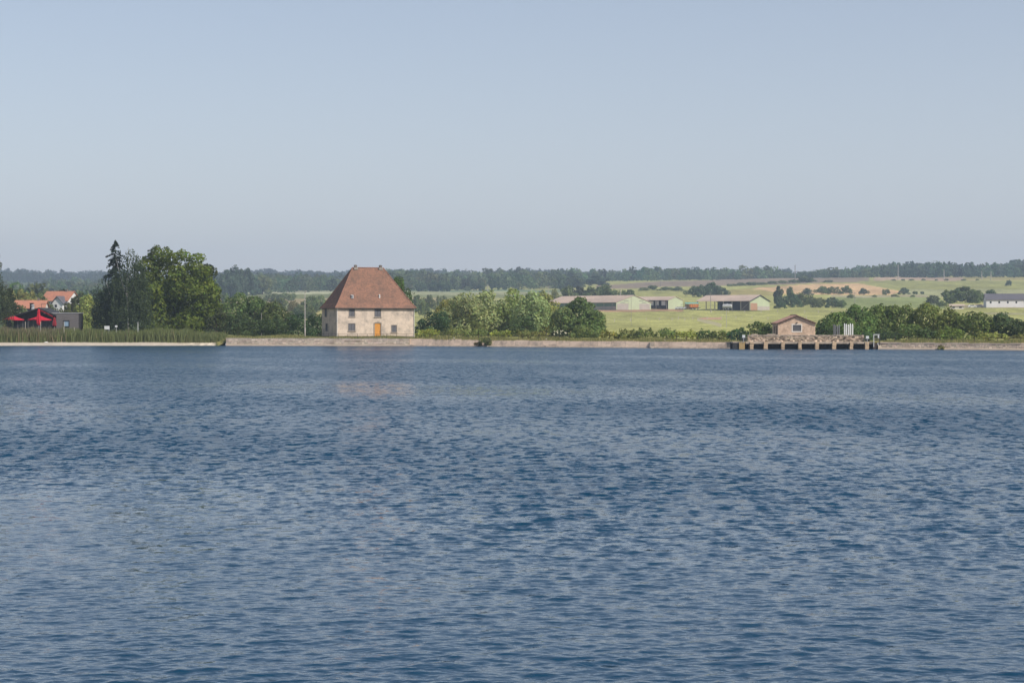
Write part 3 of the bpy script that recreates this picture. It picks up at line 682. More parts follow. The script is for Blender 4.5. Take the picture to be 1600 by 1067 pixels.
def slope_wall():
    pts = along(640, 1150, 2.6); mid = pts[len(pts) // 2]; ox, oy = mid[1], mid[2]
    root = empty('embankment_slope', (ox, oy, 0)); tag(root, 'long pinkish sloping embankment between the house and the sluice', 'embankment')
    def at(px, z, d):
        Y = float(shore(px)); Y2 = Y + 1.15 * (z + .2) / 1.6 + d; return (wx(px, Y) * (Y2 / Y) - ox, Y2 - oy, z)
    ed = [p[0] for p in pts] + [1147]
    core = MB(); st = MB(); r = random.Random(9)
    for a, b in zip(ed, ed[1:]):
        core.hexa([at(a, -1, .12), at(b, -1, .12), at(b, -1, 2.4), at(a, -1, 2.4), at(a, float(crest(a)) - .14, .12), at(b, float(crest(b)) - .14, .12), at(b, float(crest(b)) - .14, 1.3), at(a, float(crest(a)) - .14, 1.3)])
        o = r.uniform(-.04, .04); t = float(crest(a)) + r.uniform(-.07, .05); g = .14
        pn = MB()
        nz = 4; zs = [-.5, .1, .45, .8, t]
        for i in range(4):
            for u0, u1 in ((a + g, (a + b) / 2), ((a + b) / 2, b - g)):
                pn.quad(at(u0, zs[i], o + r.uniform(-.05, .05)), at(u1, zs[i], o + r.uniform(-.05, .05)), at(u1, zs[i + 1], o + r.uniform(-.05, .05)), at(u0, zs[i + 1], o + r.uniform(-.05, .05)))
        pn.quad(at(a + g, t, o), at(b - g, t, o), at(b - g, t + .02, 1.1), at(a + g, t + .02, 1.1))
        pn.build('slab', M['slope'], root)
        for k in range(1, 3):   # broken stones along the crest and at the foot
            u = r.uniform(a, b); w = r.uniform(.15, .35); z = t - .06 if k < 1 else .05
            x, y, z_ = at(u, z, .1 if k < 1 else -.25); st.box(x - w, x + w, y - w * .6, y + w * .6, z_ - .1, z_ + r.uniform(.08, .2), .04)
    core.build('core', M['mortar'], root); tag(st.build('loose_stones', M['stone_b'], root), kind='stuff')
    ft = MB()
    for a, b in zip(ed, ed[1:]): ft.quad(at(a, -.5, -1.4), at(b, -.5, -1.4), at(b, .22, .05), at(a, .22, .05))
    ft.build('footing', M['wet_sand'], root)
    stp = MB(); u = 1019
    for i in range(4): 
        x, y, z = at(u, i * .28, 0); stp.box(x - .45, x + .45, y - .35, y + .9, z - .1, z + .16)
    stp.build('steps', M['stone_a'], root)
slope_wall()

# sandy beach on the left
def beach():
    px = np.arange(-900, 330, 6.0); d = np.array([-3, -.8, .3, 2, 4.5, 6.5]); z = np.array([-1.0, -.28, .16, .42, .58, .66])
    Pp, Dd = np.meshgrid(px, d); Yb = shore(Pp) + Dd + .5 * np.sin(Pp * .045) + .35 * np.sin(Pp * .13) + .2 * np.sin(Pp * .31)
    Z = np.repeat(z[:, None], len(px), 1) - .5 * np.clip((Pp - 255) / 60, 0, 1) + .03 * np.sin(Pp * .4 + Dd)
    Xb = (Pp - 800) / F * Yb; idx = np.arange(Xb.size).reshape(Xb.shape)
    Q = np.stack([idx[:-1, :-1], idx[:-1, 1:], idx[1:, 1:], idx[1:, :-1]], -1).reshape(-1, 4)
    tag(link('beach', np_mesh('beach', np.stack([Xb, Yb, Z], -1).reshape(-1, 3), Q, None, True), M['sand']), kind='structure')
beach()

# ------------------------------------------------------------------ railings on the dam crown
def railing(label, px0, px1, back, group=None, post=1.9, hgt=.95):
    px = px0; pts = []
    while px <= px1:
        Y = float(shore(px)) + back; pts.append((wx(px, Y), Y, float(ground_z(px, Y)))); px += post * F / Y
    m0 = pts[len(pts) // 2]; root = empty('railing', m0); tag(root, label, 'railing', group)
    L = [tuple(p[i] - m0[i] for i in range(3)) for p in pts]
    pm = None
    for p in L:
        o = MB().box(-.035, .035, -.035, .035, -.3, hgt) if pm is None else None
        if pm is None: ob = o.build('post', M['rust'], root); pm = ob.data
        else: ob = link('post', pm, None, root)
        ob.location = p
    for q in (.48, .93):
        rl = MB(); rl.tube([(x, y, z + q * hgt) for x, y, z in L], .028, 5); rl.build('rail', M['rust'], root)
railing('low rusty railing in front of the house with the orange door', 498, 652, 2.0)
railing('long thin railing below the willows right of the house', 655, 905, 2.2)
railing('thin dark railing just left of the stone sluice', 1040, 1148, 2.2)
railing('thin dark railing on the pale wall right of the sluice', 1398, 1740, 2.2)

# ------------------------------------------------------------------ sluice with its piers, parapet and hut
SY = 336.0; SK = SY / F
def sluice():
    root = empty('sluice', (wx(1260, SY), SY, 0)); tag(root, 'stone sluice with dark openings between sandstone piers in the water', 'sluice')
    X = lambda px: (px - 1260) * SK
    Z = lambda py: wz(py, SY)
    piers = [(1171.3, 1177), (1193.2, 1199.2), (1220.2, 1225.4), (1246.9, 1251.9), (1273.4, 1279), (1300, 1305.9), (1327.3, 1332.3), (1351, 1357)]
    pt = random.Random(3)
    for a, b in piers:
        m = MB(); z = -1.0
        while z < Z(534.4):
            h = min(pt.uniform(.3, .45), Z(534.2) - z); o = pt.uniform(-.04, .04)
            m.box(X(a) + pt.uniform(-.04, .03), X(b) + pt.uniform(-.03, .04), -.45 + o, 1.6, z + .012, z + h - .012, .015); z += h
        m.build('pier', M['sandstone'], root)
    m = MB()
    for i in range(6):
        x0 = X(1154.6) + (X(1163.6) - X(1154.6)) * i / 6; x1 = X(1154.6) + (X(1163.6) - X(1154.6)) * (i + 1) / 6 - .02; m.box(x0, x1, -.35 + pt.uniform(-.03, .03), .0, -.6, Z(534.6) + pt.uniform(-.08, .08))
    m.build('plank_gate', M['plank'], root)
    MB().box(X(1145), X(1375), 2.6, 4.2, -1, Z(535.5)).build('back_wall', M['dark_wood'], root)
    m = MB(); m.box(X(1145), X(1365), .05, 4.5, Z(537.2), Z(534.2)); m.box(X(1165), X(1357.5), -.3, .05, Z(537.0), Z(534.0)); m.build('deck', M['concrete'], root)
    for a, b in [(1177, 1193.2), (1199.2, 1220.2), (1225.4, 1246.9), (1251.9, 1273.4), (1279, 1300), (1305.9, 1327.3), (1332.3, 1351)]:
        g = MB(); n = 4
        for i in range(n):
            z0 = -.5 + i * .36; g.box(X(a) - .02, X(b) + .02, .75 + .02 * (i % 2), .85, z0, z0 + .34)
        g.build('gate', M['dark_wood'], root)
    # rubble parapet, stones too small to pick apart
    x0, x1 = X(1168), X(1350); z0, z1 = Z(534) + .01, Z(523.9)
    MB().box(x0 + .05, x1 - .05, -.08, .5, z0, z1 - .1).build('parapet', M['mortar'], root)
    st = MB(); z = z0
    while z < z1 - .05:
        h = pt.uniform(.13, .24); x = x0
        while x < x1:
            w = pt.uniform(.18, .5); o = pt.uniform(-.07, .02); st.box(x + .012, min(x + w, x1) - .012, -.14 + o, .04, z + .01, min(z + h, z1 + .04) - .01 + pt.uniform(-.02, .02), .02); x += w
        z += h
    tag(st.build('parapet_stones', M['rubble_t'], root, tone=.45), kind='stuff')
    x = x0
    while x < x1 - .3:
        w = pt.uniform(.7, 1.3); w = min(w, x1 - x); MB().box(x + .015, x + w - .015, -.2 + pt.uniform(-.03, .03), .58, z1 - .1, z1 + pt.uniform(.03, .09), .015).build('parapet_cap', M['concrete'], root); x += w
    for a, b in ((1175.5, 1185), (1199.5, 1212)):
        MB().box(X(a), X(b), .7, 1.6, z1 - .9, z1 + .22, .02).build('slab', M['concrete'], root)
    MB().box(X(1145), X(1154), -.1, .6, -.7, Z(535.5)).build('sheet_pile', M['dark_metal'], root)
    m = MB()
    for i in range(5): m.box(X(1364.4) + i * .14, X(1364.4) + i * .14 + .12, -.35, .1, -.6, Z(535.6) - .05 * (i % 2))
    m.build('end_pile', M['rust'], root)
sluice()

def sluice_hut():
    Y0 = 340.0; k = Y0 / F; W = (1273.8 - 1215.7) * k; cx = wx((1273.8 + 1215.7) / 2, Y0); zb = 1.5; D = 7.4
    root = empty('stone_hut', (cx, Y0 + D / 2, zb)); tag(root, 'small stone hut with pink tiled gable roof standing on the sluice', 'hut')
    h = W / 2; He = wz(505.2, Y0) - zb; Hr = wz(493.6, Y0) - zb; y0 = -D / 2; y1 = D / 2
    wa, wb = (1238.6 - 1215.7) * k, (1251.6 - 1215.7) * k; za, zb2 = wz(517.4, Y0) - zb, wz(507.8, Y0) - zb
    m = MB(); PF = lambda a, z, d: (a - h, y0 + d, z); PL = lambda a, z, d: (-h + d, y0 + a, z)
    m.panel(PF, W, He, [(wa, wb, za, zb2)], .2); m.panel(PL, D, He, [(1.2, 2.5, 0.05, 2.5), (4, 5.4, .9, 2.3)], .2)
    m.quad((h, y0, 0), (h, y1, 0), (h, y1, He), (h, y0, He)); m.quad((h, y1, 0), (-h, y1, 0), (-h, y1, He), (h, y1, He))
    for y in (y0, y1): m.tri((-h, y, He), (h, y, He), (0, y, Hr))
    m.build('wall', M['hut_wall'], root)
    ov = .22; sl = (Hr - He) / h; r = MB()
    for s in (-1, 1):
        a = (s * (h + ov), He - ov * sl); b = (0, Hr)
        r.hexa([(a[0], y0 - .3, a[1] + .02), (b[0], y0 - .3, b[1] + .02), (b[0], y1 + .3, b[1] + .02), (a[0], y1 + .3, a[1] + .02),
                (a[0], y0 - .3, a[1] + .16), (b[0], y0 - .3, b[1] + .16), (b[0], y1 + .3, b[1] + .16), (a[0], y1 + .3, a[1] + .16)])
    rf = r.build('roof', M['hut_roof'], root)
    f = MB()
    for s in (-1, 1): f.bar((s * (h + ov), y0 - .33, He - ov * sl + .05), (0, y0 - .33, Hr + .05), .04, .08)
    f.build('bargeboard', M['dark_wood'], rf)
    MB().tube([(0, y0 - .32, Hr + .17), (0, y1 + .32, Hr + .17)], .1, 6).build('ridge_tiles', M['hut_roof'], rf)
    w = MB(); t = .2
    for u0, u1, v0, v1 in ((wa - t, wa, za - t, zb2 + t), (wb, wb + t, za - t, zb2 + t), (wa, wb, zb2, zb2 + t), (wa, wb, za - t, za)): w.box(u0 - h, u1 - h, y0 - .04, y0 + .1, v0, v1)
    fr = w.build('window', M['cream_wall'], root)
    MB().quad(PF(wa, za, .15), PF(wb, za, .15), PF(wb, zb2, .15), PF(wa, zb2, .15)).build('pane', M['grey_pipe'], fr)
    g = MB()
    for i in range(9): z = za + (zb2 - za) * (i + .5) / 9; g.box(wa - h, wb - h, y0 + .07, y0 + .1, z - .035, z + .035)
    g.build('louvre', M['shutter'], fr)
    MB().box(-h + .1, -h + .16, y0 + 1.2, y0 + 2.5, 0.05, 2.5).build('door', M['dark_wood'], root)
    o = MB().box(-h + .1, -h + .16, y0 + 4, y0 + 5.4, .9, 2.3).build('side_pane', M['glass'], root)
    MB().box(-.12, .12, y0 - .2, y0 - .02, zb2 + .3, zb2 + .42).build('lamp', M['dark_metal'], root)
sluice_hut()

def post_bundle(name, label, px0, px1, ytop, n, mt, pointed, Y=340.5):
    k = Y / F; zb = 1.72; cx = wx((px0 + px1) / 2, Y); root = empty(name, (cx, Y, zb)); tag(root, label, 'posts')
    w = (px1 - px0) * k; H = wz(ytop, Y) - zb; r = w / n / 2 * .74
    for i in range(n):
        x = -w / 2 + w * (i + .5) / n; hh = H * (1 - (.06 * ((i * 7) % 3) / 2)); m = MB()
        if pointed: m.lathe([(r, 0), (r, hh - .3), (r * .9, hh - .2), (r * .35, hh), (0.001, hh + .02)], 9, (x, .1 * (i % 2), 0))
        else: m.lathe([(r, 0), (r, hh), (r * .75, hh + .03), (0.001, hh + .03)], 9, (x, .1 * (i % 2), 0))
        m.build('post', mt, root, True)
    m = MB(); m.box(-w / 2 - .05, w / 2 + .05, r + .02, r + .14, .25, .4); m.build('crossbar', M['dark_metal'], root)
post_bundle('standing_posts', 'row of dark grey upright posts behind the sluice parapet', 1301.5, 1312.5, 507.5, 4, M['shutter'], False)
post_bundle('standing_posts', 'row of white pointed upright posts behind the sluice parapet', 1318, 1333.5, 505.2, 5, M['white'], True)

def board_sign(name, label, px, ytop, w_px, h_px, Y, zb, posts=1, mt='white', cat='sign'):
    k = Y / F; root = empty(name, (wx(px, Y), Y, zb)); tag(root, label, cat)
    zt = wz(ytop, Y) - zb; w = w_px * k; h = h_px * k
    MB().box(-w / 2, w / 2, -.03, .03, zt - h, zt).build('board', M[mt], root)
    MB().box(-w / 2 - .03, w / 2 + .03, .031, .05, zt - h - .03, zt + .03).build('board_back', M['grey_pipe'], root)
    for i in range(posts):
        x = 0 if posts == 1 else (-w / 2 + .1 + (w - .2) * i); MB().box(x - .04, x + .04, .051, .12, -.2, zt - .04).build('post', M['grey_pipe'], root)
board_sign('warning_sign', 'small white square sign at the left end of the sluice', 1162, 523.4, 4.4, 4.2, 335.5, 1.3)
board_sign('warning_sign', 'small white square sign at the right end of the sluice', 1355.3, 525.2, 4.6, 4.0, 335.5, 1.3)
def control_box(label, px, ytop, Y):
    root = empty('control_box', (wx(px, Y), Y, 1.33)); tag(root, label, 'box'); h = wz(ytop, Y) - 1.33
    MB().box(-.42, .42, -.2, .3, 0, h).build('body', M['dark_metal'], root); MB().box(-.47, .47, -.25, .35, h, h + .05).build('lid', M['shutter'], root)
    MB().box(.3, .36, -.23, -.2, h * .4, h * .6).build('handle', M['grey_pipe'], root)
control_box('dark metal box under the sign at the left end of the sluice', 1162.5, 528, 336.2)
control_box('dark metal box under the sign at the right end of the sluice', 1355, 529.5, 336.2)
def frame_gate():
    Y = 335.4; k = Y / F; root = empty('gate_frame', (wx(1370, Y), Y, 1.35)); tag(root, 'upright gate frame with white top at the right end of the sluice', 'gate')
    w = 9.4 * k; h = wz(522.2, Y) - 1.35
    for x in (-w / 2, w / 2): MB().box(x - .05, x + .05, -.05, .05, -1.0, h).build('post', M['white' if x < 0 else 'rust'], root)
    MB().box(-w / 2 + .052, w / 2 - .052, -.05, .05, h - .12, h).build('top_bar', M['white'], root)
    m = MB()
    for i in range(7): x = -w / 2 + .12 + (w - .24) * i / 6; m.box(x - .02, x + .02, -.02, .02, .05, h - .14)
    for z in (.1, h * .5): m.box(-w / 2 + .06, w / 2 - .06, .021, .04, z, z + .05)
    m.build('grille', M['rust'], root)
    MB().box(w / 2 - .35, w / 2 - .12, -.07, -.03, h * .45, h * .85).build('notice', M['white'], root)
frame_gate()
def mesh_fence(label, px0, px1, ytop, Y):
    k = Y / F; zb = float(ground_z(px0, Y)); root = empty('mesh_fence', (wx((px0 + px1) / 2, Y), Y, zb)); tag(root, label, 'fence')
    w = (px1 - px0) * k; h = wz(ytop, Y) - zb; n = max(2, int(w / 2.2))
    for i in range(n + 1): x = -w / 2 + w * i / n; MB().box(x - .03, x + .03, -.03, .03, -.3, h).build('post', M['dark_green_mesh'], root)
    m = MB(); c = int(w / .16)
    for i in range(c): x = -w / 2 + w * (i + .5) / c; m.box(x - .012, x + .012, .032, .05, 0.03, h)
    for i in range(7): z = .05 + (h - .1) * i / 6; m.box(-w / 2, w / 2, .051, .065, z - .012, z + .012)
    m.build('mesh', M['dark_green_mesh'], root)
mesh_fence('dark green mesh fence panel left of the sluice', 1143, 1170, 518.5, 343.5)
mesh_fence('dark green mesh fence panel right of the sluice behind the gate frame', 1348, 1400, 519.0, 342.0)

# ------------------------------------------------------------------ waterside restaurant on the left
def restaurant():
    Y = 410.0; k = Y / F; cx = wx(48, Y); zb = float(ground_z(48, Y)); root = empty('restaurant', (cx, Y, zb)); tag(root, 'low dark wooden restaurant with shallow gable roof behind the reeds', 'restaurant')
    X = lambda px: wx(px, Y) - cx
    Z = lambda py: wz(py, Y) - zb
    m = MB(); m.box(X(8), X(87), 1.0, 9, 0, Z(494)); m.build('wall', M['dark_wood'], root)
    for i in range(9):
        a = X(10) + (X(84) - X(10)) * i / 9; b = X(10) + (X(84) - X(10)) * (i + 1) / 9 - .12
        fr = MB().box(a, b, .93, .99, .3, Z(496.5)).build('window', M['shutter'], root); MB().quad((a + .06, .925, .36), (b - .06, .925, .36), (b - .06, .925, Z(497)), (a + .06, .925, Z(497))).build('pane', M['glass'], fr)
    r = MB(); ap = (X(62), Z(480.6)); l = (X(12), Z(496.0)); rr = (X(88), Z(492.0)); t = .22
    for e in (l, rr):
        r.hexa([(e[0], -.8, e[1] - t), (ap[0], -.8, ap[1] - t), (ap[0], 9.5, ap[1] - t), (e[0], 9.5, e[1] - t), (e[0], -.8, e[1]), (ap[0], -.8, ap[1]), (ap[0], 9.5, ap[1]), (e[0], 9.5, e[1])])
    rf = r.build('roof', M['dark_roof'], root)
    m = MB(); m.tri((l[0] + .6, .9, l[1] - .1), (rr[0] - .3, .9, rr[1] - .1), (ap[0], .9, ap[1] - t)); m.quad((l[0] + .6, .9, Z(497)), (rr[0] - .3, .9, Z(497)), (rr[0] - .3, .9, rr[1] - .1), (l[0] + .6, .9, l[1] - .1)); m.build('gable', M['dark_wood'], root)
    m = MB(); m.bar((ap[0], -.86, ap[1] - .36), (rr[0] - .5, -.86, rr[1] - .36), .06, .22); m.build('red_trim', M['dark_red_cloth'], rf)
    m = MB(); m.box(X(69), X(88), -.4, 1.0, Z(490.2), Z(488.8)); m.build('canopy', M['grey_sheet'], root)
    m = MB(); m.box(X(41), X(45.5), 3, 3.7, Z(490), Z(474.2)); m.box(X(40.4), X(46.1), 2.9, 3.8, Z(474.2), Z(473.2)); m.build('chimney', M['dark_wood'], root)
    m = MB(); m.tube([(X(46.8), 2.4, Z(488)), (X(46.8), 2.4, Z(477))], .35, 8); m.tube([(X(46.8), 2.4, Z(477)), (X(46.8), 2.4, Z(475.5))], [.5, .1], 8); m.build('flue', M['grey_sheet'], root)
    m = MB()
    for px in (57.5, 68.5): m.box(X(px), X(px) + .06, 4, 4.06, Z(484), Z(474.6))
    m.box(X(57.5), X(69), 4, 4.06, Z(475.0), Z(474.5)); m.build('sign_frame', M['dark_metal'], root)
    m = MB(); m.box(X(-4), X(92), -6, 1.0, -.5, .12); m.build('terrace', M['grey_wood'], root)
restaurant()
def cabin():
    Y = 405.0; k = Y / F; cx = wx(105.5, Y); zb = float(ground_z(105, Y)); root = empty('wooden_cabin', (cx, Y + 2.2, zb)); tag(root, 'grey wood-clad flat-roofed cabin beside the red parasols', 'cabin')
    X = lambda px: wx(px, Y) - cx; Z = lambda py: wz(py, Y) - zb; y0 = -2.2
    a, b, c, d = X(99.6) - X(88), X(107.8) - X(88), Z(509.6), Z(501.4); W = X(122.8) - X(88); H = Z(489.6)
    m = MB(); m.panel(lambda u, z, q: (X(88) + u, y0 + .05 + q, z), W, H, [(a, b, c, d)], .15); m.box(X(88) + .05, X(122.8) - .05, y0 + .25, 2.2, 0, H - .02); m.build('wall', M['dark_wood'], root)
    n = 15
    for i in range(n):   # horizontal boards
        z0 = H * i / n; z1 = H * (i + 1) / n - .012; bd = MB()
        if z1 < c or z0 > d: bd.box(X(88), X(122.8), y0, y0 + .045, z0, z1)
        else: bd.box(X(88), X(88) + a - .02, y0, y0 + .045, z0, z1); bd.box(X(88) + b + .02, X(122.8), y0, y0 + .045, z0, z1)
        bd.build('board', M['grey_wood'], root)
    MB().box(X(88) - .08, X(122.8) + .08, y0 - .08, 2.3, H, H + .14).build('roof', M['grey_sheet'], root)
    f = MB(); t = .13; A, B = X(88) + a, X(88) + b
    for u0, u1, v0, v1 in ((A - t, A, c - t, d + t), (B, B + t, c - t, d + t), (A, B, d, d + t), (A, B, c - t, c)): f.box(u0, u1, y0 - .06, y0 + .06, v0, v1)
    fr = f.build('window', M['dark_metal'], root); MB().quad((A, y0 + .08, c), (B, y0 + .08, c), (B, y0 + .08, d), (A, y0 + .08, d)).build('pane', M['pane_blue'], fr)
cabin()
def parasol_open(label, px, wpx, ytop, yedge, Y, zb):
    k = Y / F; root = empty('parasol', (wx(px, Y), Y, zb)); tag(root, label, 'parasol'); R = wpx * k / 2; zt = wz(ytop, Y) - zb; ze = wz(yedge, Y) - zb
    MB().tube([(0, 0, 0), (0, 0, zt - .05)], .04, 6).build('pole', M['grey_pipe'], root)
    MB().box(-.4, .4, -.4, .4, 0, .1).build('base', M['dark_metal'], root)
    c = MB(); n = 8; P = [(R * 1.04 * math.cos(2 * math.pi * (i + .5) / n), R * 1.04 * math.sin(2 * math.pi * (i + .5) / n)) for i in range(n)]
    for i in range(n):
        a, b = P[i], P[(i + 1) % n]; c.quad((a[0] * .5, a[1] * .5, (zt + ze) / 2 - .06), (a[0], a[1], ze), (b[0], b[1], ze), (b[0] * .5, b[1] * .5, (zt + ze) / 2 - .06)); c.tri((0, 0, zt), (a[0] * .5, a[1] * .5, (zt + ze) / 2 - .06), (b[0] * .5, b[1] * .5, (zt + ze) / 2 - .06))
    cn = c.build('canopy', M['red_cloth'], root)
    v = MB()
    for i in range(n): a, b = P[i], P[(i + 1) % n]; v.quad((a[0], a[1], ze - .17), (b[0], b[1], ze - .17), (b[0], b[1], ze), (a[0], a[1], ze))
    v.build('valance', M['red_cloth'], cn)
    for i in range(n): a = P[i]; MB().bar((0, 0, ze - .05), (a[0] * .95, a[1] * .95, ze - .03), .03).build('rib', M['grey_pipe'], root)
zt_ = float(ground_z(40, 405)) + .12
parasol_open('open red parasol at the left end of the restaurant terrace', 20.5, 33, 493.0, 499.2, 405.5, zt_)
parasol_open('open red parasol in the middle of the restaurant terrace', 62, 36, 492.8, 499.4, 405.8, zt_)
def parasol_shut(label, px, wpx, ytop, ybot, Y, zb, mt):
    k = Y / F; root = empty('closed_parasol', (wx(px, Y), Y, zb)); tag(root, label, 'parasol'); zt = wz(ytop, Y) - zb; z0 = wz(ybot, Y) - zb; R = wpx * k / 2
    MB().tube([(0, 0, 0), (0, 0, zt)], .045, 6).build('pole', M['grey_pipe'], root); MB().box(-.4, .4, -.4, .4, 0, .1).build('base', M['dark_metal'], root)
    m = MB(); n = 14; h = zt - z0; prof = [(.5, 0), (.95, .12), (1.0, .3), (.72, .62), (.55, .72), (.62, .8), (.4, .93), (.1, 1.0)]; o = len(m.v)
    for r_, t in prof:
        for i in range(n): q = R * r_ * (1 if i % 2 else .72); m.v.append((q * math.cos(2 * math.pi * i / n), q * math.sin(2 * math.pi * i / n), z0 + h * t))
    for a in range(len(prof) - 1):
        for i in range(n): i2 = (i + 1) % n; m.f.append((a * n + i, a * n + i2, (a + 1) * n + i2, (a + 1) * n + i))
    m.build('folded_canopy', mt, root)
parasol_shut('tall folded bright red parasol in front of the restaurant', 60.5, 7.5, 482.5, 508, 402.5, zt_, M['red_cloth'])
parasol_shut('folded dark red parasol next to the grey cabin', 85, 7, 495.5, 510, 402, zt_, M['dark_red_cloth'])
def terrace_table(label, px, Y):
    root = empty('terrace_table', (wx(px, Y), Y, zt_)); tag(root, label, 'table')
    MB().box(-.6, .6, -.4, .4, .72, .76).build('tabletop', M['white'], root)
    for x in (-.5, .5):
        for y in (-.3, .3): MB().box(x - .03, x + .03, y - .03, y + .03, 0, .72).build('leg', M['dark_metal'], root)
terrace_table('terrace table under the left red parasol', 22, 404.8); terrace_table('terrace table under the middle red parasol', 70, 404.6)
def wood_stack():
    Y = 402.5; root = empty('wooden_rack', (wx(3, Y), Y, zt_)); tag(root, 'brown wooden rack at the far left of the terrace', 'rack')
    for i in range(4): MB().box(-.55, .5, -.2, .2, .15 + i * .36, .2 + i * .36 + .12).build('shelf', M['brick_panel'], root)
    for x in (-.6, .55): MB().box(x - .05, x + .05, -.22, .22, -.1, 1.55).build('upright', M['dark_wood'], root)
wood_stack()
board_sign('notice_board', 'white notice board on two legs in front of the dark birches', 167, 509.5, 7.8, 5.2, 399, .9, 2)
board_sign('notice_box', 'small white box sign on a post beside the notice board', 181.5, 508.6, 3.4, 2.6, 399, .9)
def thin_post(name, label, px, ytop, Y, r, mt, cat='post', zb=None):
    zb = float(ground_z(px, Y)) if zb is None else zb; root = empty(name, (wx(px, Y), Y, zb)); tag(root, label, cat); h = wz(ytop, Y) - zb
    MB().tube([(0, 0, -.3), (0, 0, h)], [r, r * .9], 7).build('shaft', M[mt], root); MB().tube([(0, 0, h), (0, 0, h + r * .8)], [r * 1.15, r * .5], 7).build('cap', M[mt], root)
thin_post('marker_post', 'thin white post in front of the big linden tree', 215.5, 503.5, 399, .06, 'white')
for px, lb in ((39.5, 'pale stake in the reeds below the left parasol'), (63.5, 'pale stake in the reeds below the folded parasol'), (100, 'pale stake in the reeds below the grey cabin'), (116, 'pale stake in the reeds near the right end of the cabin')):
    thin_post('reed_stake', lb, px, 503 if px < 110 else 512, 398, .055, 'beige_post', 'stake')
thin_post('marker_post', 'short white marker on the dam crown below the dark bush', 709.5, 527.9, float(shore(709.5)) + 1.7, .1, 'white', zb=1.2)
thin_post('marker_post', 'short white marker on the dam crown by the flowering elder', 853.5, 529.5, float(shore(853.5)) + 1.7, .1, 'white', zb=1.1)
thin_post('marker_post', 'short white marker on the dam crown in front of the pasture', 1038.5, 531.4, float(shore(1038.5)) + 1.7, .1, 'white', zb=1.05)
thin_post('marker_post', 'thin pale post showing above dark bushes left of the lamp post', 408.5, 489, 422, .05, 'pole_concrete')
def lamp_post():
    Y = 396.0; zb = 1.42; root = empty('lamp_post', (wx(476.5, Y), Y, zb)); tag(root, 'tall pale lamp post on the dam left of the house', 'lamp post'); h = wz(457, Y) - zb
    MB().tube([(0, 0, -.2), (0, 0, 2.0), (0, 0, 2.05), (0, 0, h)], [.17, .14, .085, .055], 8).build('pole', M['pole_concrete'], root, True)
    MB().tube([(0, 0, h - .1), (.1, -.2, h + .15), (.3, -.7, h + .22)], .05, 6).build('arm', M['pole_concrete'], root)
    m = MB(); m.hexa([(.15, -1.15, h + .16), (.5, -1.15, h + .16), (.45, -.6, h + .16), (.2, -.6, h + .16), (.2, -1.1, h + .3), (.45, -1.1, h + .3), (.4, -.65, h + .34), (.25, -.65, h + .34)]); m.build('lamp_head', M['pole_concrete'], root)
lamp_post()
# a small pale stone on the beach
m = MB(); m.lathe([(.05, 0), (.3, .05), (.34, .15), (.2, .27), (.02, .3)], 9); o = m.build('beach_stone', M['white'], None); o.location = (wx(72, 395.8), 395.8, .5); o.scale = (1.3, .9, .8)
tag(o, 'small white stone lying at the foot of the reeds', 'stone')

# ------------------------------------------------------------------ village houses on the left
def gable_house(name, label, px, wpx, yridge, yeave, ybase, Y, rz, depth, wall, roof, wins=3, cat='house', chim=True, wf=(.3, .7), wh=(.35, .8)):
    k = Y / F; zb = wz(ybase, Y); root = empty(name, (wx(px, Y), Y, zb), rz); tag(root, label, cat)
    w = wpx * k / 2; H = wz(yeave, Y) - zb; R = wz(yridge, Y) - zb; d = depth / 2
    ops = [(2 * w * (i + wf[0]) / wins, 2 * w * (i + wf[1]) / wins, H * wh[0], H * wh[1]) for i in range(wins)]
    m = MB(); PF = lambda a, z, q: (a - w, -d + q, z)
    m.panel(PF, 2 * w, H, ops, .2); m.quad((w, -d, -1), (w, d, -1), (w, d, H), (w, -d, H)); m.quad((-w, d, -1), (-w, -d, -1), (-w, -d, H), (-w, d, H)); m.quad((w, d, -1), (-w, d, -1), (-w, d, H), (w, d, H))
    m.quad((-w, -d, -1), (w, -d, -1), (w, -d, 0), (-w, -d, 0))
    for x in (-w, w): m.tri((x, -d, H), (x, d, H), (x, 0, R))
    m.build('wall', M[wall], root)
    for a, b, z0, z1 in ops:
        MB().quad(PF(a, z0, .18), PF(b, z0, .18), PF(b, z1, .18), PF(a, z1, .18)).build('window', M['glass'], root)
    ov = .4; sl = (R - H) / d; r = MB()
    for s in (-1, 1):
        y = s * (d + ov); z = H - ov * sl
        r.hexa([(-w - ov, y, z + .03), (w + ov, y, z + .03), (w + ov, 0, R + .03), (-w - ov, 0, R + .03), (-w - ov, y, z + .2), (w + ov, y, z + .2), (w + ov, 0, R + .2), (-w - ov, 0, R + .2)])
    rf = r.build('roof', M[roof], root)
    if chim: MB().box(w * .4, w * .4 + .6, -.3, .3, R - .6, R + .8).build('chimney', M['chimney'], rf)
    return root, w, H, R, d
hs, w, H, R, d = gable_house('village_house', 'white village house with bright red roof and gabled wing among trees', 95, 44, 456.0, 470.0, 484, 610, math.radians(-14), 8.5, 'white_wall', 'red_roof')
m = MB(); m.box(.8, 4.2, -d - 3.0, -d - .004, -1, H * .7); m.prism([(.8, H * .7), (4.2, H * .7), (2.5, H * .7 + 1.9)], -d - 3.0, -d - .004); wg = m.build('wing', M['white_wall'], hs)
m = MB()
for s in (-1, 1): m.hexa([(2.5 + s * 2.1, -d - 3.4, H * .7 - .3), (2.5, -d - 3.4, H * .7 + 2.0), (2.5, -d + 1.5, H * .7 + 2.0), (2.5 + s * 2.1, -d + 1.5, H * .7 - .3), (2.5 + s * 2.1, -d - 3.4, H * .7 - .1), (2.5, -d - 3.4, H * .7 + 2.2), (2.5, -d + 1.5, H * .7 + 2.2), (2.5 + s * 2.1, -d + 1.5, H * .7 - .1)])
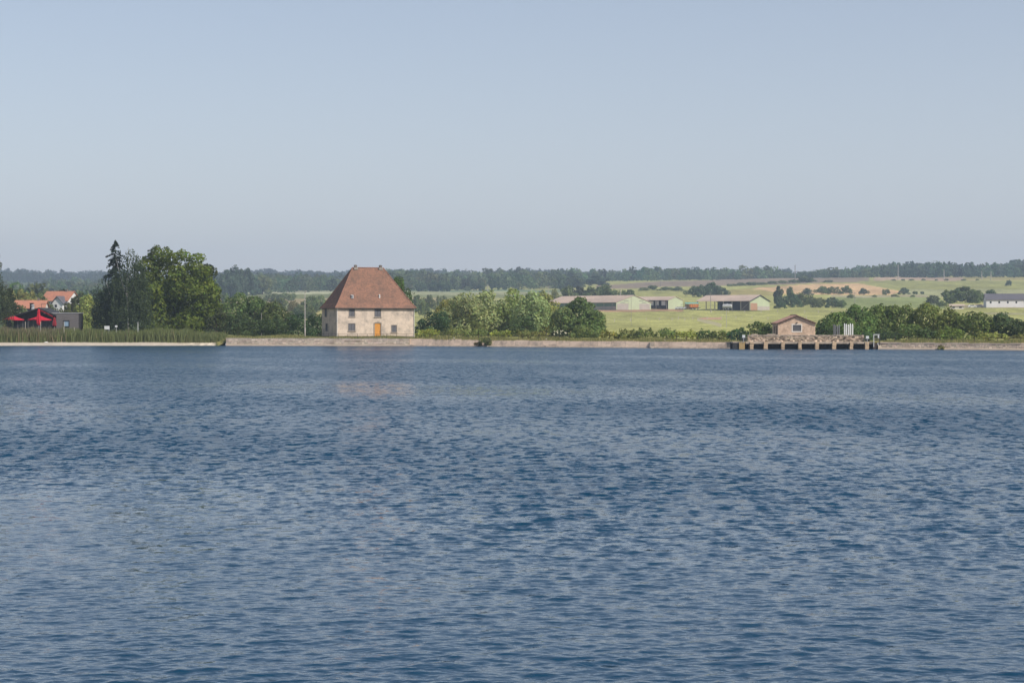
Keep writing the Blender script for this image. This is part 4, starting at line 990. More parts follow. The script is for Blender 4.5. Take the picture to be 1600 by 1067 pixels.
m.build('wing_roof', M['slate'], wg)
MB().box(1.6, 2.4, -d - 3.02, -d - 3.0, H * .25, H * .55).build('wing_window', M['glass'], wg)
gable_house('village_house', 'low house with pale orange tiled roof behind the restaurant chimney', 49, 46, 470.2, 481.5, 488, 560, math.radians(4), 8, 'cream_wall', 'red_roof')

# ------------------------------------------------------------------ the farm on the rise
def barn(name, label, px_corner, Y, ybase, rz, L, Wg, He, Hr, kind):
    c, s = math.cos(rz), math.sin(rz); lx, ly = L / 2, -Wg / 2
    x0 = wx(px_corner, Y); zb = wz(ybase, Y)
    root = empty(name, (x0 - (lx * c - ly * s), Y - (lx * s + ly * c), zb), rz); tag(root, label, 'barn')
    l, d = L / 2, Wg / 2; ov = .7; sl = (Hr - He) / d
    r = MB()
    for q in (-1, 1):
        y = q * (d + ov); z = He - ov * sl
        r.hexa([(-l - ov, y, z + .05), (l + ov * .5, y, z + .05), (l + ov * .5, 0, Hr + .05), (-l - ov, 0, Hr + .05), (-l - ov, y, z + .25), (l + ov * .5, y, z + .25), (l + ov * .5, 0, Hr + .25), (-l - ov, 0, Hr + .25)])
    rf = r.build('roof', M['barn_roof'], root)
    rb = MB(); n = int(L / 1.2)
    for i in range(n):
        x = -l + L * (i + .5) / n; rb.bar((x, -d - ov, He - ov * sl + .28), (x, 0, Hr + .28), .14, .08)
    tag(rb.build('roof_ribs', M['barn_roof'], rf), kind='stuff')
    g = MB(); t = .12 # camera-side gable
    g.prism([(-d, 0), (d, 0), (d, He), (0, Hr), (-d, He)], 0, t); g.v = [(l - y, x, z) for x, y, z in g.v]; g.build('gable_wall', M['barn_green'], root)
    g = MB(); g.prism([(-d, 0), (d, 0), (d, He), (0, Hr), (-d, He)], 0, t); g.v = [(-l + y, x, z) for x, y, z in g.v]
    if kind != 'open': g.build('back_gable', M['barn_green'], root)
    MB().box(-l + .2, l - .2, d - .15, d, 0, He).build('back_wall', M['barn_shaded_green'], root)
    if kind == 'long':
        MB().box(-l, l - .13, -d, -d + .2, 0, He * .48).build('low_wall', M['barn_concrete'], root)
        MB().box(-l, l - .13, -d + .05, -d + .15, He * .48 + .005, He - .15).build('side_cladding', M['barn_shaded_green'], root)
        for y0, y1, z1 in ((-d + .6, -d + 9, He * .85), (d - 9, d - 1, He * .85)): MB().box(l + .003, l + .1, y0, y1, .05, z1).build('sliding_door', M['barn_concrete'], root)
        MB().box(l + .003, l + .14, -4, 4, .05, He * 1.05).build('large_door', M['barn_green'], root)
        for y, z in ((-5.5, He * 1.2), (-8, He * .95), (5.5, He * 1.2), (7.5, He * .98)): MB().box(l + .003, l + .06, y - 1.6, y + 1.6, z, z + .25).build('air_slot', M['shutter'], root)
        for i in range(9): x = -l + L * (i + .5) / 9; MB().box(x - .15, x + .15, -d - .08, -d - .003, 0, He - .3).build('post', M['barn_concrete'], root)
    elif kind == 'open':
        n = 7
        for i in range(n): x = -l + (L - .6) * i / (n - 1) + .2; MB().box(x - .22, x + .22, -d, -d + .4, 0, He).build('post', M['barn_concrete'], root)
        x0 = -l + L * .42
        MB().box(x0, x0 + .2, -d + .5, d - .2, 0, He).build('partition', M['dark_wood'], root)
        MB().box(x0, l - .2, d * .1, d * .1 + .2, 0, He * .95).build('inner_wall', M['dark_wood'], root)
        MB().box(l - L * .17, l - .25, -d + .45, -d + .6, 0, He - .3).build('plank_wall', M['rust'], root)
        MB().bar((l - L * .16, -d + .38, .4), (l - L * .03, -d + .38, He - 1), .18).build('brace', M['barn_concrete'], root)
        MB().box(l + .003, l + .12, -d + .4, -d + Wg * .36, .05, He * .78).build('brick_infill', M['brick_panel'], root)
        MB().box(l + .003, l + .1, -d + Wg * .38, d - .1, .05, He * .46).build('low_wall', M['barn_concrete'], root)
        f = MB()
        for q in (-1, 1): f.bar((l + .4, q * (d + ov), He - ov * sl), (l + .4, 0, Hr), .12, .45)
        f.build('bargeboard', M['dark_wood'], rf)
    elif kind == 'short':
        MB().box(-l, l - .2, -d * .2, -d * .2 + .2, 0, He).build('inner_wall', M['dark_wood'], root)
        for i in range(5):
            x = -l + L * i / 4.2 + .3; MB().box(x - .2, x + .2, -d, -d + .3, 0, He).build('post', M['barn_concrete'], root)
        for a, b in ((.5, .66), (.70, .78), (.84, .93)): MB().box(-l + L * a, -l + L * b, -d + .35, -d + .5, He * .45, He * .92).build('white_curtain', M['white'], root)
        MB().box(-l + L * .15, -l + L * .55, -d - .4, -d - .1, 0, He * .4).build('low_wall', M['barn_concrete'], root)
    return root
barn('long_barn', 'long low barn with pinkish roof and pale green gable end on the rise', 963, 1090, 484.2, math.radians(-52), 62, 25.5, 4.1, 8.0, 'long')
barn('short_barn', 'smaller pale green barn with open side right behind the long barn', 1044, 1118, 483.6, math.radians(-38), 30, 15, 5.2, 7.2, 'short')
barn('open_barn', 'open-fronted barn with pinkish roof and pale green gable above the hut', 1172, 1070, 484.8, math.radians(-33), 32, 24.0, 5.0, 8.2, 'open')
gable_house('white_farm_building', 'long white farm building with dark slate roof at the right edge', 1592, 104, 459.4, 468.6, 479.4, 1000, math.radians(-7), 12, 'white_wall', 'slate', wins=8, cat='building', chim=False, wf=(.42, .62), wh=(.48, .78))
gable_house('small_shed', 'small pale flat shed left of the white farm building', 1495, 21, 475.8, 478.2, 483.4, 985, math.radians(-10), 5, 'cream_wall', 'barn_roof', wins=2, cat='shed', chim=False)

def wheel(root, x, y, r, w=.4):
    t = MB(); t.tube([(x, y - w / 2, r), (x, y + w / 2, r)], r, 14); o = t.build('wheel', M['rubber'], root)
    MB().tube([(x, y - w / 2 - .02, r), (x, y - w / 2 - .003, r)], r * .5, 10).build('rim', M['grey_sheet'], o)
def machine_root(name, label, px, py, Y, cat, rz=0):
    r = empty(name, (wx(px, Y), Y, wz(py, Y)), rz); tag(r, label, cat); return r
def tank_trailer():
    r = machine_root('tank_trailer', 'white tank trailer parked in the open barn', 1136.5, 484, 1058, 'trailer', -.2)
    m = MB(); m.tube([(-2.6, 0, 1.9), (-2.3, 0, 1.9), (2.1, 0, 1.9), (2.5, 0, 1.9)], [.7, 1.15, 1.15, .7], 14); m.build('tank', M['grey_sheet'], r, False)
    MB().box(-2.6, 3.6, -.5, .5, .55, .8).build('chassis', M['dark_metal'], r); MB().box(-.3, .3, -.3, .3, 3.0, 3.3).build('hatch', M['grey_sheet'], r)
    for x in (-.9, .6):
        for y in (-.95, .95): wheel(r, x, y, .55)
tank_trailer()
def farm_trailer():
    r = machine_root('farm_trailer', 'orange farm trailer by the machinery left of the open barn', 1084, 483.6, 1062, 'trailer', .1)
    m = MB(); m.hexa([(-2.2, -1.1, 1.1), (2.2, -1.1, 1.1), (2.2, 1.1, 1.1), (-2.2, 1.1, 1.1), (-2.5, -1.2, 2.9), (2.5, -1.2, 2.9), (2.5, 1.2, 2.9), (-2.5, 1.2, 2.9)]); m.build('body', M['orange_paint'], r)
    for x in (-2, -1, 0, 1, 2): MB().box(x - .05, x + .05, -1.28, -1.15, 1.1, 2.9).build('stanchion', M['rust'], r)
    MB().box(-2.3, 3.6, -.4, .4, .75, 1.09).build('chassis', M['dark_metal'], r)
    for x in (-1.0, .5):
        for y in (-.95, .95): wheel(r, x, y, .5)
farm_trailer()
def shelter():
    r = machine_root('shelter', 'small shelter with teal sheet roof beside the orange trailer', 1081, 483.4, 1068, 'shelter', .05)
    m = MB(); m.hexa([(-3.6, -1.8, 3.0), (3.6, -1.8, 3.0), (3.6, 1.8, 3.5), (-3.6, 1.8, 3.5), (-3.6, -1.8, 3.12), (3.6, -1.8, 3.12), (3.6, 1.8, 3.62), (-3.6, 1.8, 3.62)]); m.build('roof', M['teal'], r)
    for x in (-3.4, 0, 3.4):
        for y in (-1.6, 1.6): MB().box(x - .08, x + .08, y - .08, y + .08, 0, 3.0 if y < 0 else 3.45).build('post', M['pole_wood'], r)
    MB().box(-3.3, -.2, 1.3, 1.5, 0, 2.8).build('back_panel', M['brick_panel'], r)
shelter()
def bale(label, px, py, Y):
    r = machine_root('wrapped_bale', label, px, py, Y, 'bale')
    MB().tube([(-.7, 0, .7), (-.62, 0, .7), (.62, 0, .7), (.7, 0, .7)], [.55, .7, .7, .55], 14).build('wrap', M['grey_sheet'], r)
    MB().tube([(-.1, 0, .7), (.1, 0, .7)], .712, 14).build('binding', M['shutter'], r)
for px, py, lb in ((1057, 484, 'leftmost grey wrapped bale right of the short barn'), (1061.5, 483.8, 'grey wrapped bale second from the short barn'), (1066, 484, 'grey wrapped bale third from the short barn'), (1070.5, 483.8, 'rightmost grey wrapped bale beside the teal-roofed shelter')):
    bale(lb, px, py, 1064)
def plough(label, px, py, Y):
    r = machine_root('harrow', label, px, py, Y, 'machine'); MB().box(-2.2, 2.2, -.1, .1, 1.2, 1.4).build('beam', M['rust'], r)
    for i in range(5): x = -2 + i; MB().tube([(x, 0, 1.2), (x + .3, -.2, .6), (x, -.3, 0)], [.09, .08, .04], 5).build('tine', M['dark_metal'], r)
    MB().tube([(0, 0, 1.3), (0, .2, 2.6), (.9, .2, 2.7)], .08, 6).build('hitch', M['dark_metal'], r)
plough('dark harrow standing behind the grey bales', 1064, 483.5, 1070); plough('dark harrow standing in front of the short barn', 1026, 484.2, 1075)

def car(label, px, py, Y, mt):
    r = machine_root('parked_car', label, px, py, Y, 'car')
    m = MB(); m.prism([(-2.1, .35), (2.1, .35), (2.1, .85), (1.2, .95), (.6, 1.45), (-1.2, 1.45), (-1.9, .95), (-2.1, .9)], -.85, .85); m.build('body', mt, r)
    MB().prism([(-1.15, .95), (1.05, .95), (.55, 1.38), (-1.1, 1.38)], -.87, -.853).build('side_window', M['glass'], r)
    for x in (-1.3, 1.3):
        for y in (-.75, .75): wheel(r, x, y, .32, .25)
car('small dark parked car left of the white farm building', 1531, 480.6, 990, M['shutter']); car('small pale parked car by the flat shed', 1519, 480.8, 988, M['white'])

# ------------------------------------------------------------------ poles and fences in the fields
def pole(label, px, ytop, Y, r=.13, mt='pole_wood', arm=True, zb=None, lean=0):
    zb = float(ground_z(px, Y)) if zb is None else zb; root = empty('utility_pole', (wx(px, Y), Y, zb)); tag(root, label, 'pole'); h = wz(ytop, Y) - zb
    MB().tube([(0, 0, -.5), (lean, 0, h)], [r, r * .75], 6).build('shaft', M[mt], root)
    if arm:
        w = max(.9, h * .09); MB().box(-w, w, -r * 1.4, -r * .8, h - .6, h - .45).build('crossarm', M[mt], root)
        for x in (-w * .85, 0, w * .85): MB().tube([(x, -r, h - .45), (x, -r, h - .2)], .07, 5).build('insulator', M['dark_metal'], root)
for a in [('dark thin pole standing in front of the long barn gable', 986.3, 463, 760, .07, 'pole_wood', False), ('pale mast above the willow tops left of the long barn', 857, 446.5, 1000, .16, 'pole_concrete'),
          ('pale pole at the left end of the open barn', 1110.3, 456.8, 1045, .17), ('thin pale pole in the pasture left of the hut', 1135, 484.5, 700, .1, 'pole_concrete', False),
          ('tall lattice-thin mast against the sky above the tilled field', 1242.3, 414.2, 2250, .5), ('pale pole in front of the wooded ridge, tallest on the right', 1403.3, 414.0, 2180, .45, 'pole_concrete'),
          ('pale pole in front of the wooded ridge above the grey shed', 1475, 421.5, 2180, .42, 'pole_concrete'), ('shorter of two pale poles at the right end of the ridge', 1534, 423.5, 2180, .42, 'pole_concrete', False),
          ('taller of two pale poles at the right end of the ridge', 1548.3, 424.0, 2100, .42, 'pole_concrete'), ('pale pole in the green field behind the right-hand trees', 1335.5, 456.5, 1150, .16, 'pole_concrete'),
          ('pale mast behind the roof of the long barn', 969.5, 451.8, 1120, .2, 'pole_concrete'), ('thin pole on the tilled field above the long barn', 1032.3, 436, 1950, .3), ('pale pole in front of the dark wood behind the willows', 762, 444, 1900, .35, 'pole_concrete')]:
    pole(*a)
def post_fence(label, pts, step, hgt=1.3, mt='beige_post'):
    P = []
    for (p0, y0), (p1, y1) in zip(pts, pts[1:]):
        L = math.hypot(wx(p1, y1) - wx(p0, y0), y1 - y0); n = max(1, int(L / step))
        for i in range(n): t = i / n; px = p0 + (p1 - p0) * t; Y = y0 + (y1 - y0) * t; P.append((wx(px, Y), Y, float(ground_z(px, Y))))
    m0 = P[len(P) // 2]; root = empty('pasture_fence', m0); tag(root, label, 'fence'); me = None
    for p in P:
        if me is None: ob = MB().box(-.11, .11, -.11, .11, -.3, hgt).build('post', M[mt], root); me = ob.data
        else: ob = link('post', me, None, root)
        ob.location = tuple(p[i] - m0[i] for i in range(3))
    for q in (.55, .92): MB().tube([tuple(p[i] - m0[i] + (q * hgt if i == 2 else 0) for i in range(3)) for p in P], .02, 4).build('wire', M['pole_wood'], root)
post_fence('pale post fence crossing the pasture below the long barn', [(935, 840), (1010, 850), (1090, 860), (1128, 700)], 6)
post_fence('pale post fence running right from the open barn', [(1112, 1040), (1215, 1030), (1300, 1020), (1345, 1010)], 7)
post_fence('pale post fence on the slope below the open barn', [(1060, 880), (1150, 900), (1200, 890), (1290, 900)], 8)
post_fence('pale post fence by the yellow field left of the house', [(440, 900), (500, 905)], 6)

# ------------------------------------------------------------------ trees and shrubs near the water
G_DARK = (0.030, 0.052, 0.022); G_LIND = (0.145, 0.180, 0.026); G_BIRCH = (0.045, 0.068, 0.030); G_WIL = (0.175, 0.195, 0.105); G_MID = (0.085, 0.115, 0.040)
G_OLIVE = (0.11, 0.12, 0.042); G_YEL = (0.17, 0.17, 0.045); G_BUSH = (0.055, 0.075, 0.028); G_GREY = (0.105, 0.125, 0.065); G_FAR = (0.062, 0.088, 0.036)
tree('linden_tree', 'large broad linden with sunlit green crown left of the house', 279, 146, 380, 414, 'round', G_LIND, .5, 2.3, N=26, var=.24, lobes=[(257, 0, .12, 84, 379.5), (241, .5, .25, 56, 390), (293, .6, .1, 78, 383), (229, -1, .02, 60, 404), (324, 0, .0, 54, 410), (302, -2, .0, 70, 432), (250, -2.5, .0, 64, 440)])
tree('linden_tree', 'dark crown of a tree behind the right side of the big linden', 325, 52, 412, 424, 'round', (0.075, 0.10, 0.026), .5, 2.0)
for px, w, yt, Y, lb in ((248, 44, 497, 402, 'bright green low bush at the left foot of the big linden'), (303, 46, 494, 402, 'bright green low bush at the right foot of the big linden')):
    tree('low_bush', lb, px, w, yt, Y, 'bush', (0.13, 0.175, 0.028), .4, 1.8, 'bush')
tree('low_bush', 'dark bush between the big linden and the embankment wall', 338, 44, 480, 404, 'bush', (0.085, 0.105, 0.04), .4, 1.8, 'bush')

def spruce():
    Y = 420.0; px = 180; rng = np.random.default_rng(3); zb = float(ground_z(px, Y)); H = wz(374.5, Y) - zb; root = empty('spruce_tree', (wx(px, Y), Y, zb)); tag(root, 'tall dark pointed spruce rising above the birches', 'spruce')
    MB().tube([(0, 0, -.3), (0, 0, H * .6), (0, 0, H)], [.3, .16, .02], 7).build('trunk', M['bark'], root)
    P = []; Nn = []
    z = H * .12
    while z < H * .995:
        t = z / H; R = (1 - t) ** .8 * 6.2 * rng.uniform(.55, 1.25) + .3; nb = int(5 + 7 * (1 - t))
        for b in range(nb):
            a = rng.uniform(0, 6.283); L = R * rng.uniform(.6, 1.15); m_ = int(14 + 50 * L / 4)
            q = rng.random(m_) ** .8; x = q * L
            dz = -.42 * x + .10 * x * x / max(L, .5) + rng.normal(0, .10, m_) - rng.random(m_) * .35 * q
            sd_ = rng.normal(0, .16, m_) * (1.1 - q) * L * .5
            P.append(np.stack([np.cos(a) * x - np.sin(a) * sd_, np.sin(a) * x + np.cos(a) * sd_, z + dz], -1)); Nn.append(np.tile((np.cos(a) * .4, np.sin(a) * .4, .8), (m_, 1)))
        z += H * .019 * rng.uniform(.7, 1.5)
    P = np.concatenate(P); Nn = np.concatenate(Nn); c = np.array((0.042, 0.066, 0.038)) * np.clip(1 + rng.normal(0, .25, (len(P), 1)), .5, 1.7)
    v, q, cc = leaf_arrays(P, Nn, .48, c, rng, .5); link('crown', np_mesh('crown', v, q, cc), M['leaf'], root)
spruce()
def weeping(name, label, px, Y, ytop, parts, stems, col, seed, dens=40, cat='birch'):
    """birch: white stems, drooping curtains of small leaves; parts = (px, y top, y bottom, half width px, thickness)"""
    rng = np.random.default_rng(seed); zb = float(ground_z(px, Y)); s = Y / F; x0 = wx(px, Y); root = empty(name, (x0, Y, zb)); tag(root, label, cat)
    L = lambda p, q, dy=0: (wx(p, Y) - x0, dy, wz(q, Y) - zb)
    m = MB()
    for st in stems:
        pts = [L(*p) for p in st[0]]; m.tube(pts, st[1], 6)
    m.build('trunk', M['birch_bark'], root)
    P = []
    for (p, yt, yb, hw, k) in parts:
        W = hw * s; n = int(dens * k * W * (yb - yt) * s / 3)
        for _ in range(n):
            a = rng.uniform(0, 6.283); r = W * math.sqrt(rng.random()); top = wz(yt, Y) - zb - (r / W) ** 2 * (yb - yt) * s * .35 - rng.random() * (yb - yt) * s * .7
            ln = rng.uniform(.5, 1.9); mm = int(3 + ln * 3); t = rng.random(mm)
            P.append(np.stack([wx(p, Y) - x0 + r * math.cos(a) + rng.normal(0, .1, mm), r * math.sin(a) * .8 + rng.normal(0, .1, mm), np.maximum(.1, top - t * ln)], -1))
    P = np.concatenate(P); Nn = np.tile((0, -.5, .4), (len(P), 1)) + rng.normal(0, .4, (len(P), 3))
    c = np.array(col) * np.clip(1 + rng.normal(0, .25, (len(P), 1)), .5, 1.8); v, q, cc = leaf_arrays(P, Nn, .34, c, rng, .5); link('crown', np_mesh('crown', v, q, cc), M['leaf'], root)
weeping('silver_birch', 'silver birch with forked white trunk in front of the dark spruce', 200, 403, 384,
        [(204, 386, 440, 14, 1.4), (215, 398, 450, 12, 1.4), (192, 415, 470, 20, 1.0), (212, 430, 500, 22, 1.1), (224, 415, 495, 15, 1.2), (196, 460, 516, 26, 1.2), (222, 470, 517, 20, 1.0)],
        [([(200, 525), (200, 490), (198, 458), (199, 425), (201, 386)], [.17, .14, .11, .07, .02]), ([(198, 462), (192, 446), (186, 424), (181, 404)], [.13, .1, .07, .02]), ([(199, 440), (205, 428), (211, 410), (215, 395)], [.1, .07, .05, .02]), ([(198, 468), (206, 452), (214, 430)], [.08, .06, .02])],
        (0.075, 0.10, 0.045), 5)
weeping('silver_birch', 'darker drooping birch on the left of the spruce', 168, 406, 430,
        [(160, 432, 516, 17, 1.1), (172, 440, 516, 22, 1.3), (155, 455, 516, 12, 1.0), (186, 430, 500, 16, .8)],
        [([(178, 525), (177, 490), (170, 455), (166, 440)], [.2, .16, .1, .03]), ([(177, 485), (184, 460), (188, 440)], [.1, .07, .03])], (0.058, 0.082, 0.040), 6)
weeping('silver_birch', 'drooping birch cut off by the left edge of the picture', -12, 402, 386,
        [(-6, 388, 440, 11, .9), (-10, 420, 500, 22, 1.2), (2, 440, 508, 20, 1.2), (-30, 410, 510, 24, 1.0)],
        [([(-10, 525), (-10, 480), (-9, 430), (-6, 392)], [.25, .2, .12, .03])], (0.075, 0.10, 0.045), 8)
tree('low_bush', 'rounded green shrub hiding the left end of the pale orange roof', 24, 26, 468, 470, 'bush', (0.10, 0.125, 0.045), .42, 1.9, 'bush')
tree('willow_tree', 'dark drooping shrub right of the left-edge birch', 16, 22, 448, 425, 'willow', (0.05, 0.068, 0.03), .45, 2)
NEAR = [
 ('willow_tree', 'pale golden willow behind the cabin and dark birches', 139, 44, 459, 500, 'willow', (0.17, 0.175, 0.06), 'tree'),
 ('willow_tree', 'grey-green willow standing between the linden and lamp post', 372, 60, 457, 448, 'willow', (0.085, 0.105, 0.045), 'tree'),
 ('willow_tree', 'dull green willow left of the short white post', 398, 46, 459, 440, 'willow', (0.075, 0.095, 0.04), 'tree'),
 ('ash_tree', 'dull olive tree behind the short white post', 428, 56, 470, 430, 'tall', (0.065, 0.08, 0.032), 'tree'),
 ('low_bush', 'dark spreading bush right of the reeds above the wall', 372, 66, 488, 408, 'bush', (0.048, 0.06, 0.026), 'bush'),  # this and the next three bushes: cloud shade put into darker leaf colours
 ('low_bush', 'dark round bush left of the lamp post', 432, 66, 490, 410, 'bush', (0.040, 0.058, 0.024), 'bush'),
 ('low_bush', 'dark green bush right behind the lamp post', 466, 52, 487, 412, 'bush', (0.032, 0.055, 0.024), 'bush'),
 ('low_bush', 'dark green bush at the left corner of the house', 496, 44, 489, 416, 'bush', (0.032, 0.055, 0.024), 'bush'),
 ('oak_tree', 'narrow green tree showing behind the right hip of the house', 624, 40, 430, 432, 'tall', (0.06, 0.085, 0.03), 'tree'),
 ('low_bush', 'large dark green bush right of the house', 680, 70, 486.5, 412, 'bush', (0.028, 0.052, 0.026), 'bush'),
 ('low_bush', 'sunny yellow-green bush at the right corner of the house', 672, 52, 511, 396, 'bush', G_YEL, 'bush'),
 ('low_bush', 'olive bush below the large dark bush', 713, 48, 510, 394, 'bush', G_OLIVE, 'bush'),
 ('willow_tree', 'leftmost silvery willow with a yellowish left edge', 700, 40, 465, 440, 'willow', (0.17, 0.165, 0.06), 'tree'),
 ('willow_tree', 'broad silvery willow second from the left', 727, 66, 456, 434, 'willow', G_WIL, 'tree'),
 ('willow_tree', 'silvery willow in the middle of the row', 762, 60, 452.5, 438, 'willow', G_WIL, 'tree'),
 ('willow_tree', 'tallest silvery willow of the row', 802, 54, 450.5, 436, 'willow', (0.155, 0.165, 0.07), 'tree'),
 ('willow_tree', 'silvery willow second from the right of the row', 831, 56, 455, 430, 'willow', G_WIL, 'tree'),
 ('willow_tree', 'rightmost silvery willow beside the long barn roof', 853, 42, 454, 434, 'willow', (0.165, 0.165, 0.065), 'tree'),
 ('low_bush', 'dark gap-filling bush at the foot of the silvery willows', 822, 50, 492, 418, 'bush', (0.05, 0.075, 0.03), 'bush'),
 ('low_bush', 'low olive bush under the second willow', 748, 46, 512, 390, 'bush', G_OLIVE, 'bush'),
 ('low_bush', 'low yellowish bush behind the railing under the middle willow', 783, 44, 514, 386, 'bush', G_YEL, 'bush'),
 ('low_bush', 'low olive bush behind the railing under the tallest willow', 817, 44, 514, 382, 'bush', G_OLIVE, 'bush'),
 ('low_bush', 'low brownish bush left of the flowering elder', 843, 34, 516, 379, 'bush', (0.13, 0.12, 0.04), 'bush'),
 ('round_tree', 'dark green domed tree right of the willows in front of the long barn', 905, 52, 462.5, 404, 'round', (0.070, 0.100, 0.040), 'tree'),
 ('round_tree', 'lower green tree on the right flank of the domed tree', 927, 42, 482, 400, 'round', (0.085, 0.115, 0.045), 'tree'),
 ('round_tree', 'pale green tree between the willows and the domed tree', 880, 40, 479, 402, 'round', (0.10, 0.125, 0.055), 'tree'),
 ('low_bush', 'pale olive bush at the foot of the domed tree', 910, 48, 505, 384, 'bush', (0.10, 0.115, 0.045), 'bush'),
 ('low_bush', 'yellowish hedge bush just right of the domed tree', 952, 36, 515, 372, 'bush', G_YEL, 'bush'),
 ('low_bush', 'hedge bush below the left end of the pasture', 980, 40, 512, 374, 'bush', G_OLIVE, 'bush'),
 ('low_bush', 'rounded green hedge bush below the thin dark pole', 1008, 42, 511, 370, 'bush', (0.075, 0.095, 0.035), 'bush'),
 ('low_bush', 'green hedge bush in the middle of the pasture hedge', 1042, 44, 512, 366, 'bush', (0.09, 0.115, 0.04), 'bush'),
 ('low_bush', 'yellow-green hedge bush with pale top below the dirt patch', 1073, 40, 514, 362, 'bush', G_YEL, 'bush'),
 ('low_bush', 'dark hedge bush in front of the pale pasture pole', 1103, 38, 513, 360, 'bush', (0.055, 0.08, 0.03), 'bush'),
 ('low_bush', 'olive hedge bush left of the green mesh fence', 1128, 36, 512.5, 356, 'bush', G_OLIVE, 'bush'),
 ('low_bush', 'dark green bush behind the mesh fence left of the sluice', 1152, 38, 511, 352, 'bush', (0.04, 0.068, 0.03), 'bush'),
 ('low_bush', 'taller ragged bush left of the stone hut', 1184, 40, 501, 352, 'bush', (0.085, 0.10, 0.038), 'bush'),
 ('low_bush', 'dark bush touching the left wall of the hut', 1203, 26, 504, 350, 'bush', (0.045, 0.065, 0.03), 'bush'),
 ('low_bush', 'dark green bush right of the stone hut', 1288, 40, 504, 354, 'bush', (0.04, 0.065, 0.026), 'bush'),
 ('ash_tree', 'ragged green tree above the grey posts', 1308, 48, 484, 372, 'tall', G_MID, 'tree'),
 ('ash_tree', 'broad green tree above the white posts', 1337, 58, 475.5, 378, 'tall', (0.075, 0.10, 0.034), 'tree'),
 ('ash_tree', 'leafy green tree above the gate frame', 1372, 52, 473, 384, 'tall', (0.085, 0.11, 0.036), 'tree'),
 ('ash_tree', 'tallest leafy tree of the right-hand row', 1408, 56, 467, 384, 'tall', (0.08, 0.108, 0.034), 'tree'),
 ('ash_tree', 'yellow-green loose tree second peak of the right-hand row', 1452, 50, 469.5, 380, 'tall', (0.12, 0.135, 0.045), 'tree'),
 ('ash_tree', 'olive tree right of the second peak', 1484, 44, 478, 376, 'tall', (0.11, 0.125, 0.042), 'tree'),
 ('round_tree', 'dense round green tree below the flat shed', 1524, 62, 485, 372, 'round', (0.085, 0.10, 0.035), 'tree'),
 ('round_tree', 'dark blue-green tree near the right edge', 1570, 46, 487, 370, 'round', (0.05, 0.068, 0.032), 'tree'),
 ('round_tree', 'dark tree cut by the right edge of the picture', 1606, 54, 494, 366, 'round', (0.055, 0.07, 0.034), 'tree'),
 ('low_bush', 'green bush under the trees right of the gate frame', 1420, 50, 505, 352, 'bush', (0.075, 0.10, 0.035), 'bush'),
 ('low_bush', 'dark bush behind the railing below the second peak', 1446, 38, 510, 350, 'bush', (0.05, 0.07, 0.028), 'bush'),
 ('low_bush', 'bright green bush behind the railing in the right-hand row', 1488, 50, 508, 348, 'bush', (0.10, 0.13, 0.035), 'bush'),
 ('low_bush', 'pale yellow-green bush behind the railing below the round tree', 1545, 56, 517, 340, 'bush', (0.15, 0.155, 0.05), 'bush'),
 ('low_bush', 'pale green bush behind the railing at the right edge', 1596, 50, 520, 336, 'bush', (0.16, 0.165, 0.055), 'bush'),
 ('low_bush', 'green bush behind the sluice between white posts and mesh fence', 1346, 40, 508, 350, 'bush', (0.07, 0.10, 0.034), 'bush'),
 ('low_bush', 'dark green bush behind the gate frame', 1384, 38, 508, 352, 'bush', (0.06, 0.085, 0.032), 'bush'),
]
for i, (nm, lb, px, w, yt, Y, sh, col, ct) in enumerate(NEAR):
    tree(nm, lb, px, w * (1.18 if sh in ('willow', 'tall') else 1.14), yt, Y, sh, tuple(k_ * v for k_, v in zip((2.0, 2.12, 1.65), col)), .46 if sh != 'bush' else .38, 2.0 if sh != 'bush' else 1.8, ct, seed=i)
def elder():
    r = tree('elder_bush', 'elder bush covered in cream flower heads below the willows', 871, 36, 516, 376, 'bush', (0.075, 0.095, 0.03), .32, 1.9, 'bush')
    rng = np.random.default_rng(4); W = 36 * 376 / F / 2; H = wz(516, 376) - r.location.z
    for i in range(18):
        a = rng.uniform(math.pi * 1.05, math.pi * 1.95); h = rng.uniform(.4, .97); R = W * math.sqrt(1 - (h * .9) ** 2) * rng.uniform(.85, 1.05)
        m = MB(); n = 9; m.lathe([(.11, 0), (.1, .03), (.001, .06)], n); o = m.build('flower_head', M['flower'], r); o.location = (R * math.cos(a), R * math.sin(a), h * H); o.rotation_euler = (.9, 0, rng.uniform(-.6, .6))
elder()
def wall_tuft(label, px, w, ytop, col, back=-.4):
    Y = float(shore(px)) + back; r = empty('wall_shrub', (wx(px, Y), Y, .02)); tag(r, label, 'shrub'); rng = np.random.default_rng(int(px)); W = w * Y / F; H = wz(ytop, Y)
    B = [(rng.uniform(-.4, .4) * W, rng.uniform(-.2, .3), H * rng.uniform(.2, .75), W * .2, .3, H * .24) for _ in range(9)]
    P, Nn, c = blobs_leaves(B, 900, rng, col); v, q, cc = leaf_arrays(P, Nn, .26, c, rng); link('leaves', np_mesh('leaves', v, q, cc), M['leaf'], r)
    m = MB()
    for i in range(5): a = rng.uniform(-.4, .4) * W; m.tube([(a * .2, 0, -.3), (a * .6, 0, H * .4), (a, 0, H * .8)], [.05, .04, .015], 5)
    m.build('stems', M['bark'], r)
wall_tuft('green shrub growing out of the embankment slope at the waterline', 759, 22, 526, (0.17, 0.21, 0.06))
wall_tuft('small brownish shrub left of the shrub in the embankment slope', 747, 12, 533, (0.22, 0.17, 0.08))
wall_tuft('yellowish tuft growing in front of the pale stone wall', 1470, 9, 538.5, (0.36, 0.33, 0.12))

